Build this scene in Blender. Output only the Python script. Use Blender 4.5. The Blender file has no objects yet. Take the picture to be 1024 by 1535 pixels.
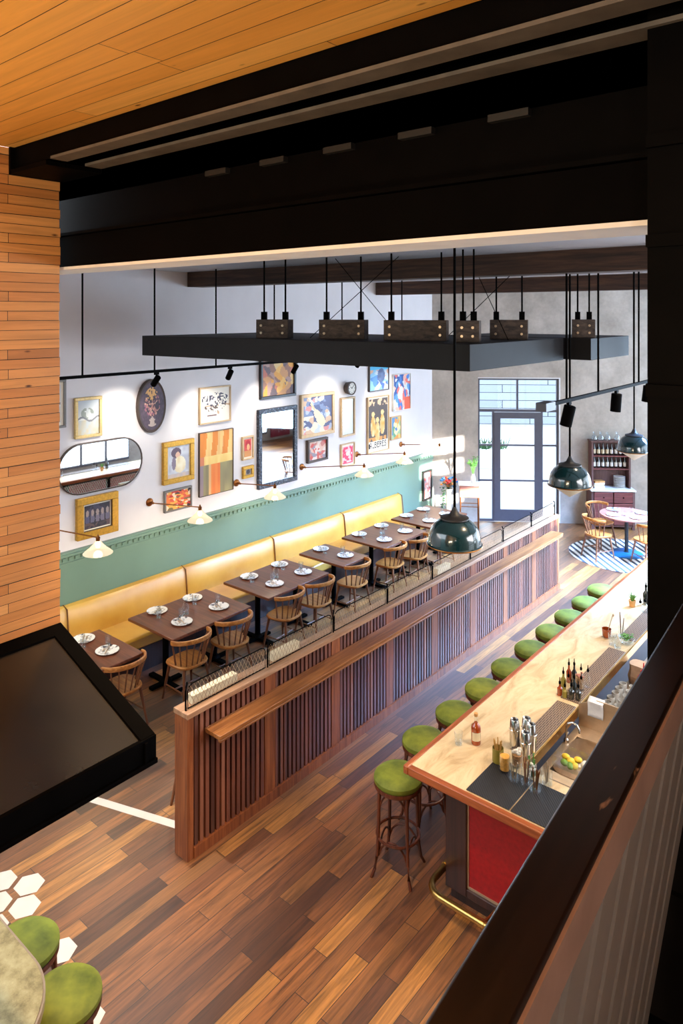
import bpy, bmesh, math, random
from mathutils import Vector, Matrix
random.seed(7)
PI = math.pi
S = bpy.context.scene
COL = S.collection

# ------------------------------------------------------------------ camera, world, lights, exposure
YAW = math.atan(886 / 1064.0)
cam_d = bpy.data.cameras.new('camera')
cam = bpy.data.objects.new('camera', cam_d); COL.objects.link(cam)
cam.location = (0, 0, 4.5)
cam.rotation_euler = (PI / 2, 0, YAW)
cam_d.sensor_fit = 'VERTICAL'; cam_d.sensor_height = 36.0; cam_d.sensor_width = 24.0
cam_d.lens = 36.0 * 1064 / 1535
cam_d.shift_y = -(767.5 - 470) / 1535
cam_d.clip_start = 0.05
S.camera = cam
S.view_settings.view_transform = 'Standard'
S.view_settings.look = 'None'
S.view_settings.exposure = 0.0
S.view_settings.gamma = 1.0
S.view_settings.use_curve_mapping = False
try:
    S.cycles.use_denoising = True
    S.cycles.max_bounces = 9; S.cycles.transmission_bounces = 6; S.cycles.transparent_max_bounces = 12
    S.cycles.caustics_reflective = False; S.cycles.caustics_refractive = False
    S.cycles.sample_clamp_indirect = 6.0
except Exception:
    pass
W = bpy.data.worlds.new('world'); S.world = W; W.use_nodes = True
W.node_tree.nodes['Background'].inputs[0].default_value = (0.80, 0.90, 1.0, 1)
W.node_tree.nodes['Background'].inputs[1].default_value = 6.0

def light(name, kind, loc, power, color, target=None, size=0.1, size_y=None, angle=60, blend=0.5, spread=None):
    d = bpy.data.lights.new(name, kind); d.energy = power; d.color = color
    if kind == 'AREA':
        d.size = size
        if spread: d.spread = math.radians(spread)
        if size_y: d.shape = 'RECTANGLE'; d.size_y = size_y
    elif kind == 'SPOT':
        d.spot_size = math.radians(angle); d.spot_blend = blend; d.shadow_soft_size = size
    elif kind == 'SUN':
        d.angle = math.radians(size)
    else:
        d.shadow_soft_size = size
    o = bpy.data.objects.new(name, d); COL.objects.link(o); o.location = loc
    if target is not None:
        o.rotation_euler = (Vector(target) - Vector(loc)).to_track_quat('-Z', 'Y').to_euler()
    return o

WARM = (1.0, 0.72, 0.42); NEUT = (1.0, 0.93, 0.82); COOL = (0.72, 0.86, 1.0)
light('sun', 'SUN', (8, 4, 8), 26.0, (1.0, 0.97, 0.9), target=(8 - .9, 4 + .42, 8 - .18), size=0.5)
# daylight from the glazed side of the room (right, behind the steel column), plus two added fill lights
light('window_daylight', 'AREA', (1.2, 11.5, 2.9), 260, COOL, target=(-6, 10.0, 0.4), size=6.0, size_y=3.2)
light('far_end_fill', 'AREA', (-1.2, 17.4, 2.3), 1000, (0.55, 0.76, 1.0), target=(-4.9, 9.5, 0.4), size=4.5, size_y=3.4)  # added fill for the far end, puts glare on the slats
light('aisle_floor_fill', 'AREA', (-1.5, 12.6, 4.9), 2700, (0.28, 0.52, 1.0), target=(-4.1, 11.2, 0), size=2.2, size_y=3.0, spread=80)  # unseen fill added to brighten the far aisle floor
light('window_daylight_near', 'AREA', (1.2, 6.2, 3.6), 160, (0.95, 0.93, 0.95), target=(-5, 5.0, 0.2), size=2.5, size_y=1.6)
# mezzanine lamps behind the camera, and a fill added for the pickets
light('mezzanine_lamp', 'AREA', (-0.9, -2.4, 4.3), 95, (1.0, 0.84, 0.62), target=(-3.2, 1.4, 4.9), size=1.2, size_y=0.8)
light('mezzanine_bulb', 'POINT', (-2.2, -0.2, 3.6), 100, (1.0, 0.75, 0.45), size=0.25)
light('picket_fill', 'POINT', (1.0, -0.5, 4.75), 48, (1.0, .94, .9), size=0.2)  # added fill that lifts the dark picket faces
# downlights over the near floor, the bar and the pizza counter
light('downlight_aisle', 'SPOT', (-2.9, 2.2, 4.95), 560, WARM, target=(-3.2, 3.0, 0), size=0.06, angle=62, blend=0.8)
light('downlight_end', 'SPOT', (-4.9, 3.7, 4.85), 620, NEUT, target=(-5.2, 3.0, 0), size=0.04, angle=44, blend=0.6)
light('downlight_bar', 'SPOT', (-1.5, 5.5, 4.9), 330, WARM, target=(-2.9, 5.0, 0.5), size=0.06, angle=64, blend=0.8)
light('downlight_bar_far', 'SPOT', (-2.2, 8.0, 4.9), 130, (1, .8, .55), target=(-2.7, 8.0, 1), size=0.06, angle=70, blend=0.8)

light('downlight_service', 'SPOT', (-1.9, 6.6, 4.6), 110, (1, .84, .62), target=(-2.15, 6.6, .8), size=0.05, angle=40, blend=0.8)

# ------------------------------------------------------------------ materials
def lin(c):
    return c / 12.92 if c <= 0.04045 else ((c + 0.055) / 1.055) ** 2.4
def rgb(r, g, b):
    return (lin(r / 255), lin(g / 255), lin(b / 255), 1)

class NT:
    """small wrapper for building node trees"""
    def __init__(self, name):
        self.m = bpy.data.materials.new(name); self.m.use_nodes = True
        self.t = self.m.node_tree; self.p = self.t.nodes['Principled BSDF']
    def n(self, kind, **kw):
        nd = self.t.nodes.new(kind)
        for k, v in kw.items():
            if k in nd.inputs.keys() if isinstance(k, str) else False:
                nd.inputs[k].default_value = v
            else:
                setattr(nd, k, v)
        return nd
    def l(self, a, b): self.t.links.new(a, b)
    def obj(self): return self.n('ShaderNodeTexCoord').outputs['Object']
    def mapped(self, scale=(1, 1, 1), rot=(0, 0, 0), src=None):
        mp = self.n('ShaderNodeMapping'); mp.inputs['Scale'].default_value = scale; mp.inputs['Rotation'].default_value = rot
        self.l(src or self.obj(), mp.inputs['Vector']); return mp.outputs[0]
    def noise(self, vec, scale=5, detail=4, rough=0.55, dist=0):
        nd = self.n('ShaderNodeTexNoise'); nd.inputs['Scale'].default_value = scale; nd.inputs['Detail'].default_value = detail
        nd.inputs['Roughness'].default_value = rough; nd.inputs['Distortion'].default_value = dist
        self.l(vec, nd.inputs['Vector']); return nd.outputs['Fac']
    def ramp(self, fac, stops, interp='LINEAR'):
        r = self.n('ShaderNodeValToRGB'); cr = r.color_ramp; cr.interpolation = interp
        while len(cr.elements) < len(stops): cr.elements.new(0.5)
        for e, (pos, c) in zip(cr.elements, stops): e.position = pos; e.color = c
        self.l(fac, r.inputs[0]); return r.outputs[0]
    def mix(self, a, b, fac, mode='MIX'):
        x = self.n('ShaderNodeMix'); x.data_type = 'RGBA'; x.blend_type = mode
        for sock, v in ((x.inputs[6], a), (x.inputs[7], b), (x.inputs[0], fac)):
            if isinstance(v, bpy.types.NodeSocket): self.l(v, sock)
            else: sock.default_value = v
        return x.outputs[2]
    def bump(self, h, strength=0.2, dist=0.01):
        b = self.n('ShaderNodeBump'); b.inputs['Strength'].default_value = strength; b.inputs['Distance'].default_value = dist
        self.l(h, b.inputs['Height']); self.l(b.outputs[0], self.p.inputs['Normal'])
    def base(self, c):
        if isinstance(c, bpy.types.NodeSocket): self.l(c, self.p.inputs['Base Color'])
        else: self.p.inputs['Base Color'].default_value = c
    def set(self, **kw):
        for k, v in kw.items(): self.p.inputs[k.replace('_', ' ')].default_value = v
        return self

def plain(name, c, rough=0.5, metal=0.0, var=0.10, scale=12, bump=0.0, **kw):
    t = NT(name); f = t.noise(t.mapped(), scale, 4)
    d = tuple(max(0, v * (1 - var)) for v in c[:3]) + (1,); b = tuple(min(1, v * (1 + var)) for v in c[:3]) + (1,)
    t.base(t.ramp(f, [(0.3, d), (0.7, b)])); t.set(Roughness=rough, Metallic=metal, **kw)
    if bump: t.bump(f, bump)
    return t.m

def wood(name, c1, c2, c3, axis=0, rough=0.4, scale=1.0, bump=0.08, spec=0.5):
    """grain stretched along one axis of the object"""
    t = NT(name); sc = [28 * scale] * 3; sc[axis] = 1.6 * scale
    v = t.mapped(tuple(sc))
    oi = t.n('ShaderNodeObjectInfo'); ad = t.n('ShaderNodeVectorMath'); ad.operation = 'ADD'; t.l(v, ad.inputs[0]); t.l(oi.outputs['Random'], ad.inputs[1])
    f = t.noise(ad.outputs[0], 1.0, 5, 0.6, 0.6)
    t.base(t.ramp(f, [(0.28, c1), (0.5, c2), (0.72, c3)])); t.set(Roughness=rough, Specular_IOR_Level=spec); t.bump(f, bump, 0.004)
    return t.m

def planks(name, cols, along, across, length, width, rough=0.35, gap=0.0025, knots=False, bump=0.25, grain=0.35, spec=0.5, coat=0.0):
    """boards laid in courses: each board has a tone of its own, with grain and dark joints"""
    t = NT(name); sp = t.n('ShaderNodeSeparateXYZ'); t.l(t.obj(), sp.inputs[0])
    cb = t.n('ShaderNodeCombineXYZ'); t.l(sp.outputs[along], cb.inputs[0]); t.l(sp.outputs[across], cb.inputs[1])
    br = t.n('ShaderNodeTexBrick'); br.offset = 0.37; br.offset_frequency = 2; br.squash = 0.72; br.squash_frequency = 3
    t.l(cb.outputs[0], br.inputs['Vector'])
    br.inputs['Color1'].default_value = (0, 0, 0, 1); br.inputs['Color2'].default_value = (1, 1, 1, 1); br.inputs['Mortar'].default_value = (0.5, 0.5, 0.5, 1)
    br.inputs['Scale'].default_value = 1; br.inputs['Mortar Size'].default_value = gap; br.inputs['Mortar Smooth'].default_value = 0.1
    br.inputs['Brick Width'].default_value = length; br.inputs['Row Height'].default_value = width; br.inputs['Bias'].default_value = 0
    tone = t.ramp(br.outputs['Color'], [(i / (len(cols) - 1), c) for i, c in enumerate(cols)])
    ms = [26, 26, 26]; ms['XYZ'.index('XYZ'[along])] = 1.5
    sh = t.n('ShaderNodeVectorMath'); sh.operation = 'MULTIPLY_ADD'; t.l(br.outputs['Color'], sh.inputs[0]); sh.inputs[1].default_value = (9, 7, 5); t.l(t.mapped(tuple(ms)), sh.inputs[2])
    g = t.noise(sh.outputs[0], 1.0, 6, 0.62, 1.2)
    gr = t.ramp(g, [(0.3, (1 - grain, 1 - grain, 1 - grain, 1)), (0.7, (1 + grain * .5,) * 3 + (1,))])
    c = t.mix(tone, gr, 1.0, 'MULTIPLY')
    if knots:
        vo = t.n('ShaderNodeTexVoronoi'); ks = [11, 11, 11]; ks[along] = 4.0; vo.inputs['Scale'].default_value = 1.0; t.l(t.mapped(tuple(ks)), vo.inputs['Vector'])
        kf = t.ramp(vo.outputs['Distance'], [(0.03, (1, 1, 1, 1)), (0.09, (0, 0, 0, 1))])
        c = t.mix(c, rgb(74, 36, 12), kf)
    c = t.mix(c, (0.012, 0.007, 0.004, 1), br.outputs['Fac'])
    t.base(c); t.set(Roughness=rough, Specular_IOR_Level=spec, Coat_Weight=coat, Coat_Roughness=0.45)
    b = t.n('ShaderNodeBump'); b.inputs['Strength'].default_value = bump; b.inputs['Distance'].default_value = 0.004; b.invert = True
    t.l(br.outputs['Fac'], b.inputs['Height']); t.l(b.outputs[0], t.p.inputs['Normal'])
    return t.m

def glass(name, c=(0.95, 0.98, 1, 1), rough=0.02, clear=0.72):
    """thin glass: mostly lets light straight through, with a Fresnel gloss"""
    t = NT(name); t.t.nodes.remove(t.p); out = t.t.nodes['Material Output']
    tr = t.n('ShaderNodeBsdfTransparent'); tr.inputs[0].default_value = c
    gl = t.n('ShaderNodeBsdfGlossy'); gl.inputs['Roughness'].default_value = rough; gl.inputs['Color'].default_value = (1, 1, 1, 1)
    lw = t.n('ShaderNodeLayerWeight'); lw.inputs['Blend'].default_value = 0.5
    fr = t.n('ShaderNodeMath'); fr.operation = 'POWER'; t.l(lw.outputs['Facing'], fr.inputs[0]); fr.inputs[1].default_value = 2.6
    mu = t.n('ShaderNodeMath'); mu.operation = 'MULTIPLY_ADD'; t.l(fr.outputs[0], mu.inputs[0]); mu.inputs[1].default_value = 0.55 if clear < .9 else 0.3; mu.inputs[2].default_value = (1 - clear) * 0.2
    mx = t.n('ShaderNodeMixShader'); t.l(mu.outputs[0], mx.inputs[0]); t.l(tr.outputs[0], mx.inputs[1]); t.l(gl.outputs[0], mx.inputs[2])
    t.l(mx.outputs[0], out.inputs[0]); return t.m

def emit(name, c, strength):
    t = NT(name); t.base(c); t.p.inputs['Emission Color'].default_value = c; t.p.inputs['Emission Strength'].default_value = strength; return t.m

M = {}
M['floor'] = planks('oak_floor', [rgb(66, 36, 22), rgb(108, 64, 36), rgb(142, 88, 46), rgb(92, 54, 34), rgb(176, 118, 58), rgb(122, 74, 42)], 1, 0, 1.3, 0.125, rough=0.42, grain=0.68, spec=0.9, coat=0.5)
M['ceiling_boards'] = planks('pine_ceiling', [rgb(220, 152, 66), rgb(234, 172, 86), rgb(226, 160, 74), rgb(240, 184, 100)], 0, 1, 1.9, 0.105, rough=0.42, knots=True, grain=0.14, gap=.0015)
M['stacked_boards'] = planks('stacked_pine', [rgb(176, 112, 56), rgb(206, 142, 78), rgb(190, 124, 64), rgb(214, 154, 92)], 1, 2, 1.6, 0.047, rough=0.55, knots=True, gap=0.0014, bump=0.35, grain=0.22)
M['plaster'] = plain('white_plaster', rgb(224, 219, 220), 0.8, var=0.03, scale=2.5)
t = NT('concrete'); f1 = t.noise(t.mapped(), 1.3, 6, 0.6); f2 = t.noise(t.mapped(), 14, 5, 0.6)
t.base(t.mix(t.ramp(f1, [(0.3, rgb(160, 152, 143)), (0.5, rgb(184, 175, 165)), (0.7, rgb(204, 196, 187))]), t.ramp(f2, [(0.35, (.85, .85, .85, 1)), (0.65, (1, 1, 1, 1))]), 0.7, 'MULTIPLY')); t.set(Roughness=0.85); t.bump(f2, 0.15); M['concrete'] = t.m
M['wainscot'] = plain('green_paint', rgb(116, 146, 130), 0.36, var=0.04, scale=2)
M['pale_ceiling'] = plain('pale_ceiling', rgb(176, 182, 196), 0.6, var=0.06, scale=2)
M['black_steel'] = plain('black_steel', rgb(5, 4, 4), 0.6, var=0.3, scale=9, bump=0.05, Specular_IOR_Level=0.03)
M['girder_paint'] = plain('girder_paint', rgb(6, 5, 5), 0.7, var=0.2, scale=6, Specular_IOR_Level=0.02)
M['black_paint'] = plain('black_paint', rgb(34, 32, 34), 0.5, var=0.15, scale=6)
M['flange_daylight'] = plain('daylit_flange', rgb(240, 237, 232), 0.5, var=0.06, scale=5)  # daylight on the black underside, put into its colour
M['clip_steel'] = plain('clip_steel', rgb(22, 20, 19), 0.6, var=.3)
M['lit_grey_flange'] = plain('lit_grey_flange', rgb(92, 84, 76), 0.6, var=0.25, scale=10)  # grey carries the light falling on the black flange undersides
M['raft_paint'] = plain('raft_paint', rgb(24, 21, 22), 0.6, var=0.15, scale=6, Specular_IOR_Level=0.25)
M['dark_timber'] = wood('dark_timber', rgb(34, 22, 18), rgb(66, 44, 34), rgb(92, 64, 48), 0, 0.7)
M['block_timber'] = wood('block_timber', rgb(40, 32, 28), rgb(74, 60, 52), rgb(98, 82, 70), 0, 0.7)
t = NT('hood_panel'); f = t.noise(t.mapped((1.2, 1.2, 1.2)), 2.5, 5, 0.6); t.base(t.ramp(f, [(0.3, rgb(24, 19, 16)), (0.7, rgb(44, 36, 31))])); t.set(Roughness=0.24); M['hood_panel'] = t.m
M['slat'] = wood('walnut_slat', rgb(58, 26, 16), rgb(104, 54, 36), rgb(140, 82, 56), 2, 0.45)
t = NT('slats_varied'); sp = t.n('ShaderNodeSeparateXYZ'); t.l(t.obj(), sp.inputs[0])
dv = t.n('ShaderNodeMath'); dv.operation = 'DIVIDE'; t.l(sp.outputs[1], dv.inputs[0]); dv.inputs[1].default_value = 0.0567
fl = t.n('ShaderNodeMath'); fl.operation = 'FLOOR'; t.l(dv.outputs[0], fl.inputs[0])
wn = t.n('ShaderNodeTexWhiteNoise'); wn.noise_dimensions = '1D'; t.l(fl.outputs[0], wn.inputs['W'])
gn = t.noise(t.mapped((30, 30, 1.4)), 1.0, 5, 0.6, 0.6)
t.base(t.mix(t.ramp(wn.outputs['Value'], [(0, rgb(74, 36, 24)), (0.45, rgb(104, 54, 38)), (0.8, rgb(126, 72, 52)), (1, rgb(156, 100, 74))]), t.ramp(gn, [(0.3, (.62, .62, .62, 1)), (0.7, (1.1, 1.1, 1.1, 1))]), 1.0, 'MULTIPLY')); t.set(Roughness=0.38, Specular_IOR_Level=0.9); M['slats'] = t.m
M['slat_back'] = plain('slat_back', rgb(22, 12, 9), 0.8)
M['stile'] = wood('stile_wood', rgb(92, 44, 22), rgb(132, 72, 38), rgb(160, 94, 54), 2, 0.4)
M['ledge'] = wood('ledge_wood', rgb(88, 48, 22), rgb(138, 84, 42), rgb(176, 116, 64), 1, 0.3)
M['cap'] = wood('cap_wood', rgb(132, 92, 66), rgb(168, 126, 94), rgb(190, 150, 118), 1, 0.35)
M['table_wood'] = wood('table_wood', rgb(70, 34, 22), rgb(104, 56, 36), rgb(126, 74, 50), 0, 0.3)
M['chair_wood'] = wood('chair_wood', rgb(136, 78, 34), rgb(180, 112, 52), rgb(204, 138, 72), 0, 0.35)
M['chair_dark'] = wood('chair_leg_wood', rgb(84, 46, 26), rgb(118, 70, 42), rgb(142, 88, 54), 2, 0.4)
M['bentwood'] = wood('bentwood', rgb(46, 20, 12), rgb(84, 40, 24), rgb(112, 58, 36), 2, 0.3)
t = NT('green_velvet'); f = t.noise(t.mapped(), 6, 4); oi = t.n('ShaderNodeObjectInfo')
t.base(t.mix(t.ramp(f, [(0.3, rgb(78, 86, 18)), (0.7, rgb(140, 142, 42))]), t.ramp(oi.outputs['Random'], [(0, (.72, .85, .8, 1)), (1, (1.1, 1.1, 1, 1))]), 1.0, 'MULTIPLY')); t.set(Roughness=0.7, Sheen_Weight=0.25, Sheen_Roughness=0.4, Sheen_Tint=rgb(190, 210, 110)); M['velvet'] = t.m
t = NT('mustard_leather'); f = t.noise(t.mapped(), 2.2, 5); t.base(t.ramp(f, [(0.3, rgb(206, 150, 44)), (0.7, rgb(226, 180, 78))])); t.set(Roughness=0.38, Specular_IOR_Level=0.9, Coat_Weight=0.4, Coat_Roughness=0.35); M['leather'] = t.m
M['piping'] = plain('brown_piping', rgb(120, 74, 24), 0.5)
t = NT('bar_stone'); f = t.noise(t.mapped((2.2, 0.8, 1)), 2.4, 7, 0.62, 1.6); t.base(t.ramp(f, [(0.3, rgb(176, 146, 106)), (0.48, rgb(208, 182, 142)), (0.62, rgb(220, 198, 160)), (0.75, rgb(188, 156, 116))])); t.set(Roughness=0.3); M['bar_stone'] = t.m
M['mahogany'] = wood('mahogany_edge', rgb(112, 52, 24), rgb(152, 80, 42), rgb(178, 102, 58), 1, 0.28)
M['mahogany_x'] = wood('mahogany_edge_end', rgb(112, 52, 24), rgb(152, 80, 42), rgb(178, 102, 58), 0, 0.28)
M['bar_wood'] = wood('bar_wood', rgb(26, 12, 9), rgb(46, 22, 16), rgb(62, 32, 24), 2, 0.32)
M['red_panel'] = plain('red_leather', rgb(150, 18, 26), 0.45, var=0.2, scale=30, bump=0.05)
M['whitened_glass'] = plain('whitened_glass', rgb(236, 232, 224), 0.06, var=.02, Transmission_Weight=0.4, IOR=1.3)  # white mixed into clear glass in place of bright highlights
M['brass'] = plain('brass', rgb(190, 150, 84), 0.28, metal=1.0, var=0.12)
M['bronze'] = plain('bronze', rgb(150, 92, 48), 0.35, metal=1.0)
M['copper'] = plain('copper', rgb(168, 112, 58), 0.3, metal=0.9)
M['chrome'] = plain('chrome', rgb(214, 212, 208), 0.16, metal=1.0, var=0.05)
M['steel'] = plain('brushed_steel', rgb(196, 172, 146), 0.38, metal=.75, var=0.12)
t = NT('rubber_mat'); wv = t.n('ShaderNodeTexWave'); wv.bands_direction = 'DIAGONAL'; wv.inputs['Scale'].default_value = 28; t.l(t.obj(), wv.inputs['Vector']); t.base(t.ramp(wv.outputs['Fac'], [(0.2, rgb(12, 12, 15)), (0.8, rgb(34, 34, 40))])); t.set(Roughness=0.45); t.bump(wv.outputs['Fac'], 0.4, 0.004); M['rubber'] = t.m
t = NT('ribbed_mat'); br = t.n('ShaderNodeTexBrick'); br.inputs['Scale'].default_value = 1; br.inputs['Brick Width'].default_value = 0.07; br.inputs['Row Height'].default_value = 0.016; br.inputs['Mortar Size'].default_value = 0.0035
br.inputs['Color1'].default_value = rgb(58, 40, 32); br.inputs['Color2'].default_value = rgb(84, 62, 50); br.inputs['Mortar'].default_value = rgb(140, 118, 98); t.l(t.obj(), br.inputs['Vector']); t.base(br.outputs['Color']); t.set(Roughness=0.45); M['ribbed'] = t.m
M['white_ceramic'] = plain('white_ceramic', rgb(236, 232, 226), 0.25, var=0.03)
t = NT('plate_pattern'); vo = t.n('ShaderNodeTexVoronoi'); vo.feature = 'DISTANCE_TO_EDGE'; vo.inputs['Scale'].default_value = 20; t.l(t.obj(), vo.inputs['Vector']); n2 = t.noise(t.mapped(), 16, 2)
mk = t.ramp(n2, [(0.53, (0, 0, 0, 1)), (0.57, (1, 1, 1, 1))]); t.base(t.mix(rgb(238, 234, 228), rgb(40, 42, 58), t.mix((0, 0, 0, 1), t.ramp(vo.outputs['Distance'], [(0.03, (1, 1, 1, 1)), (0.10, (0.35, 0.35, 0.35, 1))]), mk))); t.set(Roughness=0.3); M['plate'] = t.m
M['glass'] = glass('clear_glass')
M['pane'] = glass('window_glass', clear=0.95)
M['amber'] = plain('whiskey', rgb(150, 58, 12), 0.08, var=0.15, scale=20, Coat_Weight=1.0)
M['dark_bottle'] = plain('dark_bottle', rgb(22, 26, 22), 0.1, var=0.1, Coat_Weight=1.0)
M['cream_label'] = plain('cream_label', rgb(222, 206, 172), 0.6, var=0.05)
M['enamel'] = plain('green_enamel', rgb(13, 46, 50), 0.2, var=0.1, scale=3, Coat_Weight=1.0, Coat_Roughness=0.05)
M['enamel_white'] = plain('white_enamel', rgb(236, 232, 222), 0.4, var=0.02)
M['mirror'] = plain('mirror', (0.86, 0.9, 0.92, 1), 0.02, metal=1.0, var=0.0)
M['gold'] = plain('gold_leaf', rgb(196, 146, 54), 0.38, metal=0.55, var=0.2, scale=40, bump=0.1)
M['pale_gold'] = plain('pale_gold', rgb(210, 180, 120), 0.45, metal=0.3, var=0.15, scale=40)
M['light_wood'] = plain('light_frame', rgb(206, 176, 136), 0.5, var=0.1)
M['grey_frame'] = plain('grey_frame', rgb(120, 116, 112), 0.5)
M['black_frame'] = plain('black_frame', rgb(34, 28, 26), 0.4)
M['dark_frame'] = plain('dark_frame', rgb(72, 56, 48), 0.45)
M['white_frame'] = plain('white_frame', rgb(230, 226, 218), 0.5)
t = NT('carved_frame'); vo = t.n('ShaderNodeTexVoronoi'); vo.inputs['Scale'].default_value = 26; t.l(t.obj(), vo.inputs['Vector']); t.base(t.ramp(vo.outputs['Distance'], [(0.1, rgb(110, 120, 140)), (0.5, rgb(30, 36, 52))])); t.set(Roughness=0.4); t.bump(vo.outputs['Distance'], 0.6, 0.01); M['carved'] = t.m
M['mat_board'] = plain('mat_board', rgb(236, 228, 210), 0.8, var=0.02)
t = NT('painted_canvas'); ca = t.n('ShaderNodeVertexColor'); ca.layer_name = 'paint'; t.base(ca.outputs[0]); t.set(Roughness=0.6); M['canvas'] = t.m
t = NT('lamp_glass'); t.base(rgb(250, 236, 214)); t.set(Roughness=0.2, Transmission_Weight=0.7, IOR=1.15, Emission_Color=(1.0, 0.80, 0.55, 1), Emission_Strength=0.35); M['lamp_glass'] = t.m
M['bulb'] = emit('bulb', (1.0, 0.82, 0.55, 1), 30)
M['dark_grey'] = plain('dark_metal_frame', rgb(84, 84, 96), 0.4, var=0.05)
M['white_paint'] = plain('white_paint', rgb(232, 234, 238), 0.5, var=0.03)
M['purple_wood'] = wood('dresser_wood', rgb(70, 46, 44), rgb(98, 66, 62), rgb(122, 86, 80), 2, 0.5)
M['red_wood'] = wood('drawer_wood', rgb(84, 38, 36), rgb(118, 58, 54), rgb(140, 76, 70), 0, 0.45)
M['blue_metal'] = plain('blue_metal', rgb(24, 96, 150), 0.4, var=0.05)
M['pink_wood'] = wood('stand_wood', rgb(150, 90, 76), rgb(182, 118, 100), rgb(200, 140, 120), 0, 0.5)
M['leaf'] = plain('leaf_green', rgb(86, 140, 60), 0.5, var=0.3, scale=20)
M['leaf_dark'] = plain('leaf_dark', rgb(44, 84, 44), 0.5, var=0.3, scale=20)
M['red_petal'] = plain('red_petal', rgb(214, 48, 40), 0.6, var=0.2)
M['orange_petal'] = plain('orange_petal', rgb(236, 150, 70), 0.6, var=0.2)
M['paper'] = plain('paper', rgb(226, 220, 210), 0.7, var=0.06)
M['brown_paper'] = plain('brown_paper', rgb(190, 158, 128), 0.8, var=0.12)
M['cloth'] = plain('towel', rgb(226, 224, 226), 0.85, var=0.05, scale=40, bump=0.1)
M['red_plastic'] = plain('red_plastic', rgb(206, 24, 28), 0.3, var=0.05)
M['lemon'] = plain('lemon', rgb(236, 200, 62), 0.45, var=0.08, scale=30, bump=0.1)
M['lime'] = plain('lime', rgb(110, 160, 50), 0.45, var=0.1)
M['straw'] = plain('straw', rgb(188, 142, 72), 0.6, var=0.2)
M['orange_peel'] = plain('orange_garnish', rgb(222, 152, 58), 0.5, var=0.25, scale=60)
M['olive'] = plain('olive_tin', rgb(128, 116, 44), 0.4, var=0.1)
M['cork'] = plain('cork', rgb(206, 150, 90), 0.7, var=0.2)
M['nuts'] = plain('mixed_garnish', rgb(170, 118, 72), 0.6, var=0.6, scale=120)
M['tile'] = plain('white_tile', rgb(222, 208, 196), 0.4, var=0.05, scale=4)
t = NT('handrail_wood'); v = t.mapped((30, 2, 30)); f = t.noise(v, 1.0, 5, 0.6, 0.8); g = t.noise(t.mapped((18, 7, 18)), 1.0, 3, 0.7, 2.0)
t.base(t.mix(t.ramp(f, [(0.3, rgb(18, 11, 9)), (0.7, rgb(38, 25, 20))]), rgb(150, 120, 96), t.ramp(g, [(0.70, (0, 0, 0, 1)), (0.76, (.7, .7, .7, 1))]))); t.set(Roughness=0.28); M['handrail'] = t.m
M['handrail_edge'] = plain('handrail_edge', rgb(150, 122, 110), 0.5, var=0.15, scale=15)
M['picket'] = plain('grey_picket', rgb(150, 142, 136), 0.45, var=0.1, scale=8)
t = NT('painted_sunstripes'); wv = t.n('ShaderNodeTexWave'); wv.bands_direction = 'DIAGONAL'; wv.inputs['Scale'].default_value = 3.6; wv.inputs['Distortion'].default_value = 0.4; t.l(t.obj(), wv.inputs['Vector']); t.base(t.ramp(wv.outputs['Fac'], [(0.42, rgb(56, 62, 74)), (0.5, rgb(222, 224, 224))])); t.set(Roughness=0.9); M['sunstripes'] = t.m  # dark and bright bands stand for sunlight falling through slats
M['asphalt'] = plain('pavement', rgb(160, 162, 166), 0.85, var=0.06, scale=3)
M['street_wall'] = planks('street_cladding', [rgb(138, 146, 160), rgb(152, 160, 172), rgb(144, 152, 166)], 0, 2, 4.0, 0.32, rough=0.7, gap=0.012, grain=0.05)
M['yellow_sign'] = plain('yellow_board', rgb(196, 146, 50), 0.6, var=0.05)
M['curtain'] = emit('glowing_curtain', (0.86, 0.93, 1.0, 1), 1.6)  # emission stands in for daylight, the panes glow by themselves
M['red_curtain'] = plain('red_curtain', rgb(140, 40, 56), 0.8, var=0.2)
M['wall_teal'] = plain('teal_paint', rgb(150, 182, 182), 0.6, var=0.04)
M['soil'] = plain('soil', rgb(60, 42, 32), 0.9)

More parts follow.
